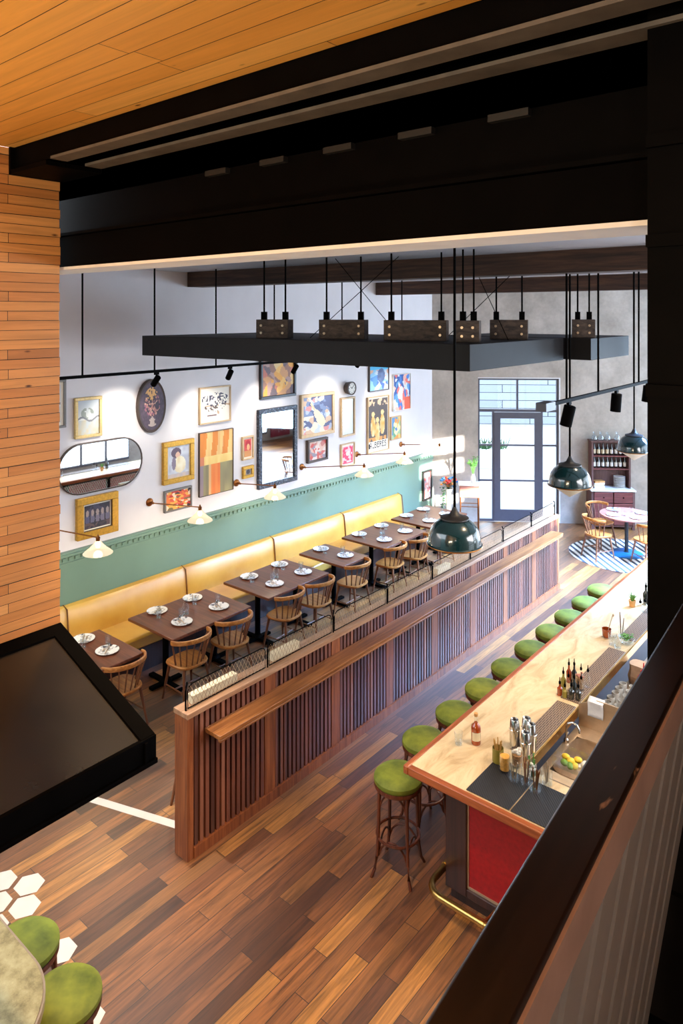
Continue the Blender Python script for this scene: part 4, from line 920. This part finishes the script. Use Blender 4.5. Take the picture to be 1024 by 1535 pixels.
# ------------------------------------------------------------------ pendants over the bar front
def make_pendant(label, loc, up, tip):
    t = thing('pendant_lamp', label, 'pendant lamp', loc, group='green pendants over the bar')
    MB().lathe([(.225, 0), (.228, .012), (.218, .02), (.213, .075), (.195, .13), (.16, .18), (.118, .208), (.112, .20), (.15, .172), (.185, .125), (.203, .072), (.208, .02), (.215, .006)], n=40).build('shade', 'enamel', t)
    MB().tube([(.226 * math.cos(2 * PI * k / 40), .226 * math.sin(2 * PI * k / 40), .006) for k in range(40)], .006, 6, close=True).build('rim', 'copper', t)
    MB().lathe([(.105, .20), (.118, .215), (.116, .225), (.07, .238), (.04, .255), (.022, .29), (.014, .31)], n=28).build('cap', 'black_paint', t)
    MB().lathe([(.005, tip), (.205, .006), (.205, .02), (.001, .03)], n=32).build('diffuser', 'enamel_white', t)
    MB().tube([(0, 0, .30), (0, 0, up)], .011, 8).build('drop_rod', 'black_steel', t)
    return t
for i, (x, y, z, lb) in enumerate(((-3.02, 5.08, 2.60, 'nearest dark green dome pendant, in front of the divider'), (-2.95, 7.32, 2.68, 'middle dark green dome pendant, beside the glazed door'), (-3.13, 10.0, 2.62, 'furthest dark green dome pendant, in front of the dresser'))):
    make_pendant(lb, (x, y, z), 5.099 - z, (-.04, -.12, -.12)[i])
    light('pendant_light', 'SPOT', (x, y, z - .06), 28, (1, .8, .55), target=(x, y, 0), size=.1, angle=140, blend=.6).location.z -= (0.0, .08, .08)[i]

# ------------------------------------------------------------------ suspended black panels with timber blocks
def rod(mb, p, q, r=.008): mb.tube([p, q], r, 6)
sp_ = thing('suspended_panel', 'large black suspended panel hanging over the tables and divider', 'suspended panel', (0, 0, 4.0))
MB().prism([(-7.27, 5.00), (-3.06, 5.40), (-3.06, 7.42), (-7.27, 7.1)], 0, .235).build('slab', 'raft_paint', sp_, bevel=.004)
sq = thing('suspended_panel', 'smaller black suspended panel behind the large one, ending at the column', 'suspended panel', (0, 0, 4.0))
MB().bb(-4.6, -2.80, 7.52, 8.75, 0, .235).build('slab', 'raft_paint', sq, bevel=.004)
BL = [(-5.53, 5.50, .37, 0), (-4.80, 5.80, .5, 0), (-3.92, 5.86, .62, 0), (-3.33, 5.85, .22, 0), (-3.38, 6.78, .38, 0), (-2.95, 7.7, .24, 1)]
for x, y, l, w in BL:
    par = sq if w else sp_
    a = .40
    b_ = MB().box((x, y, .235 + .10), (l, .17, .20), rz=a).build('timber_block', 'block_timber', par, bevel=.004)
    mb = MB(); bo = MB()
    for e in (-1, 1):
        px_, py_ = x + e * (l / 2 - .06) * math.cos(a), y + e * (l / 2 - .06) * math.sin(a)
        rod(mb, (px_, py_, .50), (px_, py_, 1.10), .010)
        mb.box((px_, py_, .475), (.055, .05, .09), rz=a)
        for zz in (.29, .37):
            c0 = Vector((px_ + .085 * math.sin(a), py_ - .085 * math.cos(a), zz)); d_ = Vector((math.sin(a), -math.cos(a), 0)) * .02
            bo.tube([c0, c0 + d_ * .6], .013, 10)
    mb.build('hanger_rod', 'black_steel', par); bo.build('bolt', 'steel', b_)
mb = MB()
for (x0, y0, x1, y1) in ((-5.1, 5.6, -4.3, 6.1), (-4.2, 6.0, -5.0, 5.9), (-3.8, 6.2, -3.2, 6.9), (-3.2, 6.4, -3.9, 6.9)):
    mb.tube([(x0, y0, .24), (x1, y1, 1.098)], .004, 5)
mb.build('cross_cable', 'black_steel', sp_)

# ------------------------------------------------------------------ lighting tracks and their heads
def make_track(label, x, y0, y1, z, rods, box_end=None):
    t = thing('track_rail', label, 'lighting track', (x, 0, z))
    MB().bb(-.017, .017, y0, y1, -.017, .017).build('rail', 'black_steel', t)
    for y in rods: MB().tube([(0, y, .017), (0, y, 5.099 - z)], .011, 8).build('drop_rod', 'black_steel', t)
    if box_end: MB().bb(-.05, .05, y0 - .16, y0 + .04, -.045, .03).build('driver_box', 'dark_grey', t)
    return t
make_track('thin black lighting track along the picture wall', -7.4, 1.0, 12.6, 3.785, [4.30, 5.27, 6.25, 7.35, 8.9, 10.6])
make_track('thin lighting track over the bar with a box at its near end', -2.7, 6.2, 13.5, 3.665, [6.62, 7.46, 8.62, 8.80, 10.4], True)
def make_head(label, loc, aim, big=1.0, pw=60, col=NEUT, ang=50):
    t = thing('track_spotlight', label, 'spotlight', loc, group='track spotlights')
    MB().bb(-.014, .014, -.03, .03, -.045, -.017).tube([(0, 0, -.04), (0, 0, -.075)], .012, 8).ball((0, 0, -.08), .02, 1).build('bracket', 'black_steel', t)
    d = (Vector(aim) - Vector(loc)).normalized(); q = d.to_track_quat('Z', 'X').to_matrix().to_4x4()
    hb = MB().lathe([(.034 * big, -.05), (.038 * big, -.045), (.038 * big, .10 * big), (.034 * big, .10 * big), (.03 * big, .07 * big), (.001, .07 * big)], n=20)
    bmesh.ops.transform(hb.b, matrix=Matrix.Translation((0, 0, -.105)) @ q, verts=hb.b.verts)
    hb.build('head', 'black_steel', t)
    p = Vector(loc) + Vector((0, 0, -.105)) + d * .14 * big
    light('spot_beam', 'SPOT', p, pw, col, target=aim, size=.04, angle=ang, blend=.7)
make_head('black track spotlight aimed at the dark oval picture', (-7.4, 5.30, 3.785), (-8.35, 5.35, 2.9), pw=60, ang=75)
make_head('black track spotlight above the pale ink drawing', (-7.4, 6.50, 3.785), (-8.35, 6.75, 2.7), pw=60, ang=75)
make_head('black track spotlight in front of the ochre cubist painting', (-7.4, 7.80, 3.785), (-8.35, 8.0, 2.7), pw=60, ang=75)
make_head('black track spotlight above the round wall clock, half behind the suspended panel', (-7.4, 9.36, 3.785), (-8.35, 9.5, 2.7), pw=60, ang=75)
make_head('black track spotlight hidden above the tall poster', (-7.4, 11.0, 3.785), (-8.35, 11.3, 2.6), pw=60, ang=75)
make_head('large black track spotlight nearest the box end of the bar track', (-2.7, 6.68, 3.665), (-3.3, 6.6, 1.0), 1.5, 60, (1, .85, .65), 60)
make_head('large black track spotlight in the middle of the bar track', (-2.7, 8.02, 3.665), (-2.9, 8.0, 1.0), 1.5, 60, (1, .85, .65), 60)
make_head('large black track spotlight on the bar track, cut off by the column', (-2.7, 9.15, 3.665), (-3.0, 9.1, 1.0), 1.5, 60, (1, .85, .65), 60)

# ------------------------------------------------------------------ things on the bar
Z1 = BZ + .0015
def place(o, loc, label, cat, group=None):
    o.location = loc; return tag(o, label, cat, group)
wb = thing('whiskey_bottle', 'amber whiskey bottle with a cream label on the bar top', 'bottle', (-2.80, 5.04, Z1))
MB().lathe([(.036, 0), (.039, .006), (.039, .125), (.034, .145), (.016, .162), (.0135, .17), (.001, .17)], n=24).build('body', 'amber', wb)
MB().lathe([(.0135, .168), (.0135, .205), (.017, .208), (.017, .215), (.001, .216)], n=18).build('neck', 'glass', wb)
MB().lathe([(.014, .216), (.016, .22), (.016, .24), (.001, .243)], n=16).build('stopper', 'cork', wb)
MB().rings([[(.0397 * math.cos(a), .0397 * math.sin(a), z) for a in [-1.9 + k * .16 for k in range(13)]] for z in (.035, .10)], caps=False).build('label', 'cream_label', wb)
place(tumbler_bm(.03, .036, .10).build('tumbler', 'glass'), (-2.90, 4.94, Z1), 'empty clear tumbler standing left of the whiskey bottle', 'glass')
def jar(name, label, loc, r, h, fill, fh, sticks=None, ns=0, sl=.12, gm='glass', group='jars at the near end of the bar', ball=None):
    t = thing(name, label, 'jar', loc, group=group)
    MB().lathe([(r * .94, 0), (r, .008), (r, h), (r - .003, h), (r - .003, .01), (.001, .01)], n=20).build('jar_body', gm, t)
    if fill: MB().lathe([(r * .88, .011), (r * .9, fh * h), (.001, fh * h + .004)], n=16).build('filling', fill, t)
    if ball:
        mb = MB()
        for k in range(14): a = random.uniform(0, 6.3); q = random.uniform(0, r * .8); mb.ball((q * math.cos(a), q * math.sin(a), fh * h + random.uniform(0, .035)), r * .3, 1)
        mb.build('garnish', ball, t)
    for k in range(ns):
        a = random.uniform(0, 6.3); q = r * .55; b0 = (q * math.cos(a) * .5, q * math.sin(a) * .5, .012); l_ = sl * random.uniform(.85, 1.1); b1 = (q * math.cos(a) * 1.3, q * math.sin(a) * 1.3, l_ + .02)
        MB().tube([b0, b1], .0045, 6).build('stick', sticks, t)
    return t
jar('straw_jar', 'olive tin of bamboo picks at the corner of the black mat', (-2.55, 4.93, Z1 + .009), .043, .105, None, 0, 'straw', 9, .15, gm='olive')
jar('garnish_jar', 'clear jar of orange garnish next to the olive tin', (-2.46, 4.865, Z1 + .009), .04, .12, 'orange_peel', .9, None, 0)
jar('garnish_jar', 'clear jar heaped with pale dried garnish behind the front row of jars', (-2.42, 4.99, Z1), .045, .11, 'nuts', .8, None, 0, ball='paper')
jar('tool_jar', 'clear jar with coiled wire strainers in the front row', (-2.36, 4.815, Z1 + .009), .041, .125, None, 0, 'steel', 4, .115)
jar('tool_jar', 'clear jar with dark bar tools in the middle of the front row', (-2.275, 4.825, Z1 + .009), .036, .13, None, 0, 'chair_dark', 5, .15)
jar('tool_jar', 'clear jar with spoons nearest the handrail', (-2.19, 4.80, Z1 + .009), .042, .115, None, 0, 'bronze', 5, .12)
jar('tool_jar', 'clear jar with tongs behind the spoons, beside the lemon tray', (-2.16, 4.93, Z1), .042, .11, None, 0, 'steel', 3, .115)
jar('herb_jar', 'small jar of green and white sprigs between tools and shakers', (-2.285, 4.95, Z1), .036, .10, 'leaf_dark', .5, 'leaf', 5, .13, ball='paper')
def shaker(label, loc):
    t = thing('cocktail_shaker', label, 'shaker', loc, group='cocktail shakers')
    MB().lathe([(.034, 0), (.036, .006), (.042, .135), (.044, .137), (.042, .14), (.001, .137)], n=24).build('tin', 'chrome', t)
    MB().lathe([(.041, .14), (.034, .205), (.030, .212), (.03, .205), (.001, .20)], n=24).build('cup', 'chrome', t)
    return t
for x, y, lb in ((-2.54, 5.19, 'steel cocktail shaker behind the jars, leftmost of the four'), (-2.475, 5.27, 'steel cocktail shaker rearmost of the four, by the ribbed mat'), (-2.405, 5.10, 'steel cocktail shaker in front of the other three'), (-2.41, 5.215, 'steel cocktail shaker nearest the sink')):
    shaker(lb, (x, y, Z1 + (.009 if y > 5.14 else 0)))
def dropper(label, loc, h, m, r=.024, cat='bottle', grp='bitters bottles'):
    t = thing('bitters_bottle', label, cat, loc, group=grp)
    MB().lathe([(r * .95, 0), (r, .006), (r, h * .62), (r * .4, h * .78), (r * .36, h), (.001, h)], n=16).build('body', m, t)
    MB().lathe([(r * .42, h), (r * .45, h + .02), (r * .2, h + .028), (.003, h + .06), (.001, h + .06)], n=12).build('dasher', 'black_steel', t)
    return t
k = 0
for x, y, h, m, lb in ((-2.575, 6.16, .10, 'amber', 'amber bitters bottle at the corner of the cluster nearest the stools'), (-2.52, 6.14, .09, 'olive', 'small olive bitters bottle in the front of the cluster'), (-2.465, 6.15, .11, 'dark_bottle', 'dark bitters bottle at the front of the cluster'), (-2.41, 6.17, .11, 'dark_bottle', 'dark bitters bottle at the front of the cluster, by the brass strip'),
                       (-2.60, 6.30, .13, 'olive', 'olive bitters bottle on the stone side, second row'), (-2.54, 6.27, .12, 'glass', 'clear bitters bottle in the second row'), (-2.49, 6.28, .12, 'dark_bottle', 'dark bitters bottle in the middle of the second row'), (-2.43, 6.29, .13, 'glass', 'clear bitters bottle in the second row, by the brass strip'),
                       (-2.60, 6.43, .16, 'amber', 'tall amber bottle at the back of the bitters cluster'), (-2.545, 6.42, .17, 'dark_bottle', 'tall dark bottle at the back of the bitters cluster'), (-2.485, 6.43, .14, 'glass', 'clear bottle at the back of the bitters cluster'), (-2.425, 6.44, .14, 'glass', 'clear bottle at the back corner of the cluster by the brass strip')):
    dropper(lb, (x, y, Z1 + (.009 if x > -2.56 else .0)), h, m)
jar('flower_jar', 'jar of purple and pale dried flowers inside the bitters cluster', (-2.47, 6.36, Z1 + .009), .04, .13, 'nuts', .8, None, 0, ball='pink_wood', group='garnish on the bar')
cp = thing('amber_cup', 'amber glass cup with a bar spoon standing on the stone', 'cup', (-2.655, 7.58, Z1))
MB().lathe([(.032, 0), (.045, .02), (.048, .09), (.045, .09), (.042, .02), (.001, .008)], n=20).build('cup_body', 'amber', cp); MB().tube([(0, 0, .01), (.03, .03, .15), (.045, .05, .22)], .004, 6).ball((.05, .055, .225), .012, 1, (1, .4, 1.4)).build('spoon', 'steel', cp)
for x, y, lb in ((-2.545, 7.44, 'clear glass tumbler beside the amber cup'), (-2.48, 7.40, 'clear glass tumbler nearest the brass strip, before the mint bowl')):
    place(tumbler_bm(.036, .044, .12).build('tumbler', 'glass'), (x, y, Z1), lb, 'glass', 'clear tumblers by the mint bowl')
jar('cinnamon_jar', 'clear jar of tall cinnamon sticks behind the mint bowl', (-2.54, 7.70, Z1 + .009), .034, .10, None, 0, 'bentwood', 4, .20, group='garnish on the bar')
mbw = thing('mint_bowl', 'glass bowl of green mint leaves on the ribbed mat', 'bowl', (-2.44, 7.56, Z1))
MB().lathe([(.04, 0), (.07, .03), (.085, .07), (.081, .07), (.066, .033), (.001, .01)], n=24).build('bowl', 'glass', mbw)
mb = MB()
for k in range(60):
    a = random.uniform(0, 6.3); q = random.uniform(0, .065); p = Vector((q * math.cos(a), q * math.sin(a), .04 + random.uniform(0, .055))); R3 = Matrix.Rotation(random.uniform(0, 6), 3, 'Z') @ Matrix.Rotation(random.uniform(-1, 1), 3, 'X')
    mb.rings([[p + R3 @ Vector(v) for v in ((-.022, 0, 0), (0, -.012, .003), (.022, 0, 0), (0, .012, .003))]])
mb.build('mint', 'leaf', mbw)
pp = thing('potted_plant', 'tiny green plant in a brown pot on the far stone bar top', 'plant', (-2.70, 8.56, Z1))
MB().lathe([(.03, 0), (.042, .075), (.038, .075), (.036, .06), (.001, .06)], n=18).build('pot', 'cork', pp)
mb = MB()
for k in range(26):
    a = random.uniform(0, 6.3); e = random.uniform(.02, .06); mb.tube([(0, 0, .055), (e * .5 * math.cos(a), e * .5 * math.sin(a), .11), (e * math.cos(a), e * math.sin(a), .12 + random.uniform(0, .05))], .007, 4, r1=.001)
mb.build('foliage', 'leaf', pp)
for x, y, h, m, lb in ((-2.59, 8.50, .09, 'glass', 'short clear bottle beyond the tiny potted plant'), (-2.53, 8.47, .12, 'glass', 'clear bottle touching the column edge beyond the mint bowl'), (-2.60, 8.74, .20, 'dark_bottle', 'dark tall bottle behind the clear bottles by the column')):
    dropper(lb, (x, y, Z1 + (.009 if x > -2.56 else 0)), h, m, .034, grp='bottles at the far end of the bar')
lt = thing('lemon_tray', 'clear tray of lemons and limes set over the sink', 'tray', (-2.17, 5.45, .947))
MB().bb(-.13, .13, -.10, .10, 0, .004).bb(-.13, .13, -.10, -.096, .004, .08).bb(-.13, .13, .096, .10, .004, .08).bb(-.13, -.126, -.096, .096, .004, .08).bb(.126, .13, -.096, .096, .004, .08).build('tray_body', 'glass', lt, smooth=False)
for k, (x, y, m, nm) in enumerate(((-.07, .03, 'lemon', 'lemon'), (-.02, .0, 'lemon', 'lemon'), (.03, -.04, 'lemon', 'lemon'), (-.05, -.05, 'lime', 'lime'), (.02, .05, 'lemon', 'lemon'), (.08, .03, 'paper', 'napkin'), (.0, -.06, 'lime', 'lime'))):
    o = MB().ball((0, 0, 0), .026, 2, (1.35, 1, .95)).build(nm, m); o.rotation_euler = (0, 0, k * .9)
    place(o, (-2.17 + x, 5.45 + y, .947 + .029), {'lemon': 'yellow lemon half lying in the clear tray over the sink', 'lime': 'green lime lying in the clear tray over the sink', 'napkin': 'crumpled white napkin in the clear tray over the sink'}[nm], nm, {'lemon': 'lemons in the tray', 'lime': 'limes in the tray', 'napkin': None}[nm])
# glasses drying on the service shelf
g0 = None
for r_ in range(9):
    for c_ in range(4):
        x, y = -2.30 + c_ * .098, 6.17 + r_ * .105
        if g0 is None:
            g0 = tag(tumbler_bm(.044, .035, .13).build('upturned_glass', 'whitened_glass'), 'clear glass turned upside down on the steel shelf behind the bar', 'glass', 'glasses drying on the service shelf'); g0.location = (x, y, .801)
        else:
            g = g0.copy(); COL.objects.link(g); g.location = (x + random.uniform(-.004, .004), y, .801)
for k, (x, y, sc_) in enumerate(((-2.22, 7.38, 1.0), (-2.12, 7.62, .8))):
    bg = MB(); n = 14
    rr = []
    for zz, s_ in ((0, 1), (.07, 1.04), (.14, .95), (.19, .98)):
        rr.append([(sc_ * s_ * (.13 * math.copysign(abs(math.cos(a)) ** .5, math.cos(a)) + random.uniform(-.008, .008)), sc_ * s_ * (.085 * math.copysign(abs(math.sin(a)) ** .5, math.sin(a)) + random.uniform(-.008, .008)), zz * sc_) for a in [2 * PI * q / n for q in range(n)]])
    place(bg.rings(rr).build('paper_bag', 'brown_paper', smooth=False), (x, y, .801), ['crumpled brown paper bag on the service shelf beyond the glasses', 'smaller crumpled paper bag beside the red bottle'][k], 'bag')
rdb = thing('squeeze_bottle', 'bright red plastic bottle at the column edge behind the bar', 'bottle', (-2.16, 7.19, .801))
MB().lathe([(.05, 0), (.055, .01), (.055, .16), (.03, .19), (.001, .19)], n=20).build('body', 'red_plastic', rdb); MB().lathe([(.03, .19), (.03, .22), (.008, .24), (.004, .30), (.001, .3)], n=14).build('nozzle', 'red_plastic', rdb)

# ------------------------------------------------------------------ far end: dresser, round table, host stand
dr = thing('dresser', 'tall dark wooden dresser holding bottles against the concrete wall', 'dresser', fw(3.72, 0, -.02), FWA)
def dxb(name, m, x0, x1, y0, y1, z0, z1, par=None, bevel=.003): return MB().bb(x0, x1, y0, y1, z0, z1).build(name, m, par or dr, bevel=bevel)
MB().bb(-.44, -.40, -.40, 0, .06, .80).bb(.40, .44, -.40, 0, .06, .80).bb(-.40, .40, -.02, 0, .06, .80).bb(-.40, .40, -.38, -.02, .06, .10).bb(-.44, -.38, -.40, -.34, 0, .06).bb(.38, .44, -.40, -.34, 0, .06).bb(-.40, .40, -.385, -.36, .10, .55).build('body', 'purple_wood', dr)
dxb('counter_top', 'white_paint', -.46, .46, -.43, 0, .80, .83)
for s_ in (-1, 1):
    d_ = dxb('drawer', 'red_wood', -.39 if s_ < 0 else .01, -.01 if s_ < 0 else .39, -.415, -.37, .57, .78)
    MB().ball((s_ * .2, -.425, .675), .016, 1).build('knob', 'black_steel', d_)
    e_ = dxb('door', 'red_wood', -.39 if s_ < 0 else .01, -.01 if s_ < 0 else .39, -.41, -.386, .11, .55)
MB().bb(-.40, -.365, -.26, 0, .83, 1.80).bb(.365, .40, -.26, 0, .83, 1.80).bb(-.365, .365, -.015, 0, .83, 1.80).build('hutch_frame', 'purple_wood', dr)
for zz in (1.22, 1.49): dxb('shelf', 'red_wood', -.365, .365, -.25, -.015, zz, zz + .02)
dxb('hutch_top', 'purple_wood', -.42, .42, -.28, 0, 1.80, 1.825)
def dl(x, y, z): return dr.location + Vector((UX * x - NX * 0 + NX * y, UY * x + NY * y, z))
def wine(label, loc, lm, h=.235):
    t = thing('wine_bottle', label, 'bottle', loc, group='wine bottles on the dresser')
    MB().lathe([(.030, 0), (.032, .005), (.032, h * .6), (.013, h * .76), (.0125, h), (.001, h)], n=14).build('bottle_body', 'dark_bottle', t)
    MB().lathe([(.0327, .03), (.0327, h * .5), (.0325, h * .5)], n=14).build('label', lm, t)
    return t
names = ['leftmost', 'second', 'third', 'fourth', 'fifth', 'sixth', 'seventh', 'eighth']
for row, zz, rn in ((0, 1.241, 'lower bottle shelf'), (1, 1.511, 'upper bottle shelf')):
    for k in range(8):
        wine('dark wine bottle on the %s of the dresser, %s along' % (rn, names[k]), dl(-.315 + k * .09, -.13, zz), 'cream_label' if (row and k < 4) else ('paper' if k % 2 else 'white_ceramic'))
for k, x in enumerate((-.32, -.18, -.04, .16)):
    g = tag(MB().lathe([(.05, 0), (.062, .02), (.055, .07), (.02, .12), (.026, .17), (.0235, .17), (.0175, .12), (.052, .07), (.058, .02), (.001, .006)], n=16).build('decanter', 'glass'), 'clear glass decanter on top of the dresser, %s of the four' % names[k].replace('fourth', 'rightmost'), 'decanter', 'decanters on the dresser'); g.location = dl(x, -.14, 1.826)
for k in range(9):
    tag(MB().lathe([(.07, 0), (.115, .012), (.12, .022), (.07, .012), (.001, .01)], n=24).build('side_plate', 'white_ceramic'), 'white plate in the tall stack on the dresser', 'plate', 'plates stacked on the dresser').location = dl(.20, -.15, .831 + k * .027)
for k in range(4):
    o = MB().bb(-.11, .11, -.08, .08, 0, .035).build('book', ['paper', 'cream_label', 'white_paint', 'cork'][k], bevel=.003); o.rotation_euler = (0, 0, FWA + (.1, -.12, .05, .2)[k])
    tag(o, ['white book at the foot of the small stack on the dresser', 'cream book second in the small stack on the dresser', 'pale book third in the small stack on the dresser', 'tan box topping the small stack on the dresser'][k], 'book').location = dl(-.24, -.17, .831 + k * .036)
# round table, painted sunlight bands, chairs
RT = Vector((-4.40, 13.62, 0))
tag(MB().prism([(RT.x + 1.0 * math.cos(2 * PI * k / 40), RT.y - .1 + .95 * math.sin(2 * PI * k / 40)) for k in range(40)], .001, .006).build('painted_sunstripes', 'sunstripes'), 'dark and white bands of sunlight painted on the floor under the round table', 'sunstripes')
rt = thing('round_table', 'round wooden cafe table on a bright blue metal base', 'table', RT + Vector((0, 0, .006)))
MB().lathe([(.001, .715), (.46, .715), (.475, .725), (.475, .74), (.465, .746), (.001, .746)], n=40).build('table_top', 'pink_wood', rt)
MB().lathe([(.28, 0), (.28, .012), (.06, .03), (.034, .04), (.034, .70), (.12, .705), (.12, .714), (.001, .714)], n=32).build('pedestal', 'black_paint', rt)
MB().lathe([(.30, 0), (.30, .01), (.27, .022), (.065, .034), (.05, .034)], n=32).build('base', 'blue_metal', rt)
for k, (a, r, lb) in enumerate(((2.75, .62, 'spindle-back chair at the round table, on the dresser side'), (-2.1, .66, 'spindle-back chair at the round table, nearest the divider end'), (.75, .66, 'spindle-back chair at the round table, far side by the column'), (-.62, .60, 'spindle-back chair at the round table, near side by the column'))):
    dup(chair0, RT + Vector((r * math.cos(a), r * math.sin(a), .007)), a, lb, 'chairs at the round table')
for k, (a, r) in enumerate(((2.75, .3), (-2.1, .3), (.75, .3), (-.62, .3))):
    p = RT + Vector((r * math.cos(a), r * math.sin(a), .7535)); wh = ['dresser side', 'divider side', 'far side by the column', 'near side by the column'][k]
    dup(plate0, p, a, 'patterned white plate on the round cafe table, %s' % wh, 'plates on the round table')
    g = glass0.copy(); COL.objects.link(g); g.location = RT + Vector((.17 * math.cos(a + .6), .17 * math.sin(a + .6), .7535)); g['label'] = 'clear tumbler on the round cafe table, %s' % wh; g['group'] = 'tumblers on the round table'
# host stand by the door
HS = fw(.72, 0, -.72)
hs = thing('host_stand', 'small wooden stand on thin legs left of the glazed door', 'stand', HS, .55)
MB().bb(-.2, .2, -.16, .16, .74, .98).build('cabinet', 'pink_wood', hs, bevel=.005)
MB().bb(-.22, .22, -.18, .18, .98, 1.0).build('stand_top', 'white_paint', hs, bevel=.003)
for sx in (-1, 1):
    for sy in (-1, 1): MB().tube([(sx * .18, sy * .14, .74), (sx * .185, sy * .145, 0)], .012, 8).build('leg', 'bronze', hs)
MB().tube([(-.18, -.14, .55), (.18, -.14, .55)], .008, 6).tube([(-.18, .14, .55), (.18, .14, .55)], .008, 6).build('crossbar', 'bronze', hs)
vs_ = thing('leafy_vase', 'pale vase with tall green stems on the stand by the door', 'vase', HS + Vector((.06, .05, 1.001)))
MB().lathe([(.04, 0), (.055, .05), (.05, .12), (.025, .17), (.03, .19), (.026, .19), (.001, .15)], n=20).build('vase_body', 'white_ceramic', vs_)
mb = MB()
for k in range(16):
    a = random.uniform(0, 6.3); e = random.uniform(.03, .13); p1 = Vector((0, 0, .16)); p2 = Vector((e * .5 * math.cos(a), e * .5 * math.sin(a), .36)); p3 = Vector((e * math.cos(a), e * math.sin(a), random.uniform(.4, .6)))
    mb.tube([p1, p2, p3], .005, 4)
    for j in range(5):
        q = p2.lerp(p3, j / 4); R3 = Matrix.Rotation(random.uniform(0, 6), 3, 'Z') @ Matrix.Rotation(random.uniform(-.8, .8), 3, 'X'); mb.rings([[q + R3 @ Vector(v) for v in ((-.04, 0, 0), (0, -.018, .004), (.04, 0, 0), (0, .018, .004))]])
mb.build('foliage', 'leaf', vs_)
fv = thing('flower_pot', 'pot of red and orange flowers with trailing leaves beside the stand', 'flowers', HS + Vector((-.36, -.22, 0)))
MB().lathe([(.09, 0), (.10, .02), (.055, .10), (.05, .80), (.09, .88), (.085, .88), (.001, .8)], n=20).build('pedestal_pot', 'white_ceramic', fv)
for k in range(30):
    a = random.uniform(0, 6.3); q = random.uniform(0, .17); p = (q * math.cos(a), q * math.sin(a), .98 + random.uniform(-.06, .12))
    MB().ball(p, random.uniform(.028, .05), 1, (1, 1, .7)).build('blossom', ('red_petal', 'orange_petal', 'blue_metal')[k % 3], fv)
ml = MB()
for k in range(14): ml.tube([(0, 0, .84), (random.gauss(0, .05), random.gauss(0, .05), .95), (random.gauss(0, .1), random.gauss(0, .1), 1.0)], .006, 4)
for k in range(46): ml.ball((-.1 + random.gauss(0, .03), -.05 + random.gauss(0, .03), random.uniform(.45, .9)), .025, 1, (1, 1, .4))
ml.build('leaves', 'leaf_dark', fv)

# ------------------------------------------------------------------ mezzanine handrail in the foreground
hr = thing('mezzanine_railing', 'scuffed dark timber handrail on leaning grey pickets beside the black column', 'railing', (0.045, 0, 2.9), math.radians(3.6))
MB().bb(-.309, -.2535, -1.2, 1.73, 1.035, 1.07).build('handrail', 'handrail', hr, bevel=.004)
MB().bb(-.2535, -.250, -1.2, 1.73, 1.022, 1.066).build('handrail_edge', 'handrail_edge', hr)
MB().bb(-.302, -.262, -1.2, 1.73, 1.02, 1.035).bb(-.44, -.12, -1.2, 1.73, -.03, 0.0).build('channel', 'black_steel', hr)
MB().rings([[(-.303, -1.2, 1.02), (-.296, -1.2, 1.02), (-.296, 1.73, 1.02), (-.303, 1.73, 1.02)], [(-.448, -1.2, 0.0), (-.441, -1.2, 0.0), (-.441, 1.73, 0.0), (-.448, 1.73, 0.0)]]).build('backing', 'black_steel', hr, smooth=False)
y = -1.0
while y < 1.66:
    MB().rings([[(-.285, y, 1.02), (-.276, y, 1.02), (-.276, y + .085, 1.02), (-.285, y + .085, 1.02)], [(-.43, y - .11, 0.0), (-.421, y - .11, 0.0), (-.421, y - .025, 0.0), (-.43, y - .025, 0.0)]]).build('picket', 'picket', hr, smooth=False)
    y += .118
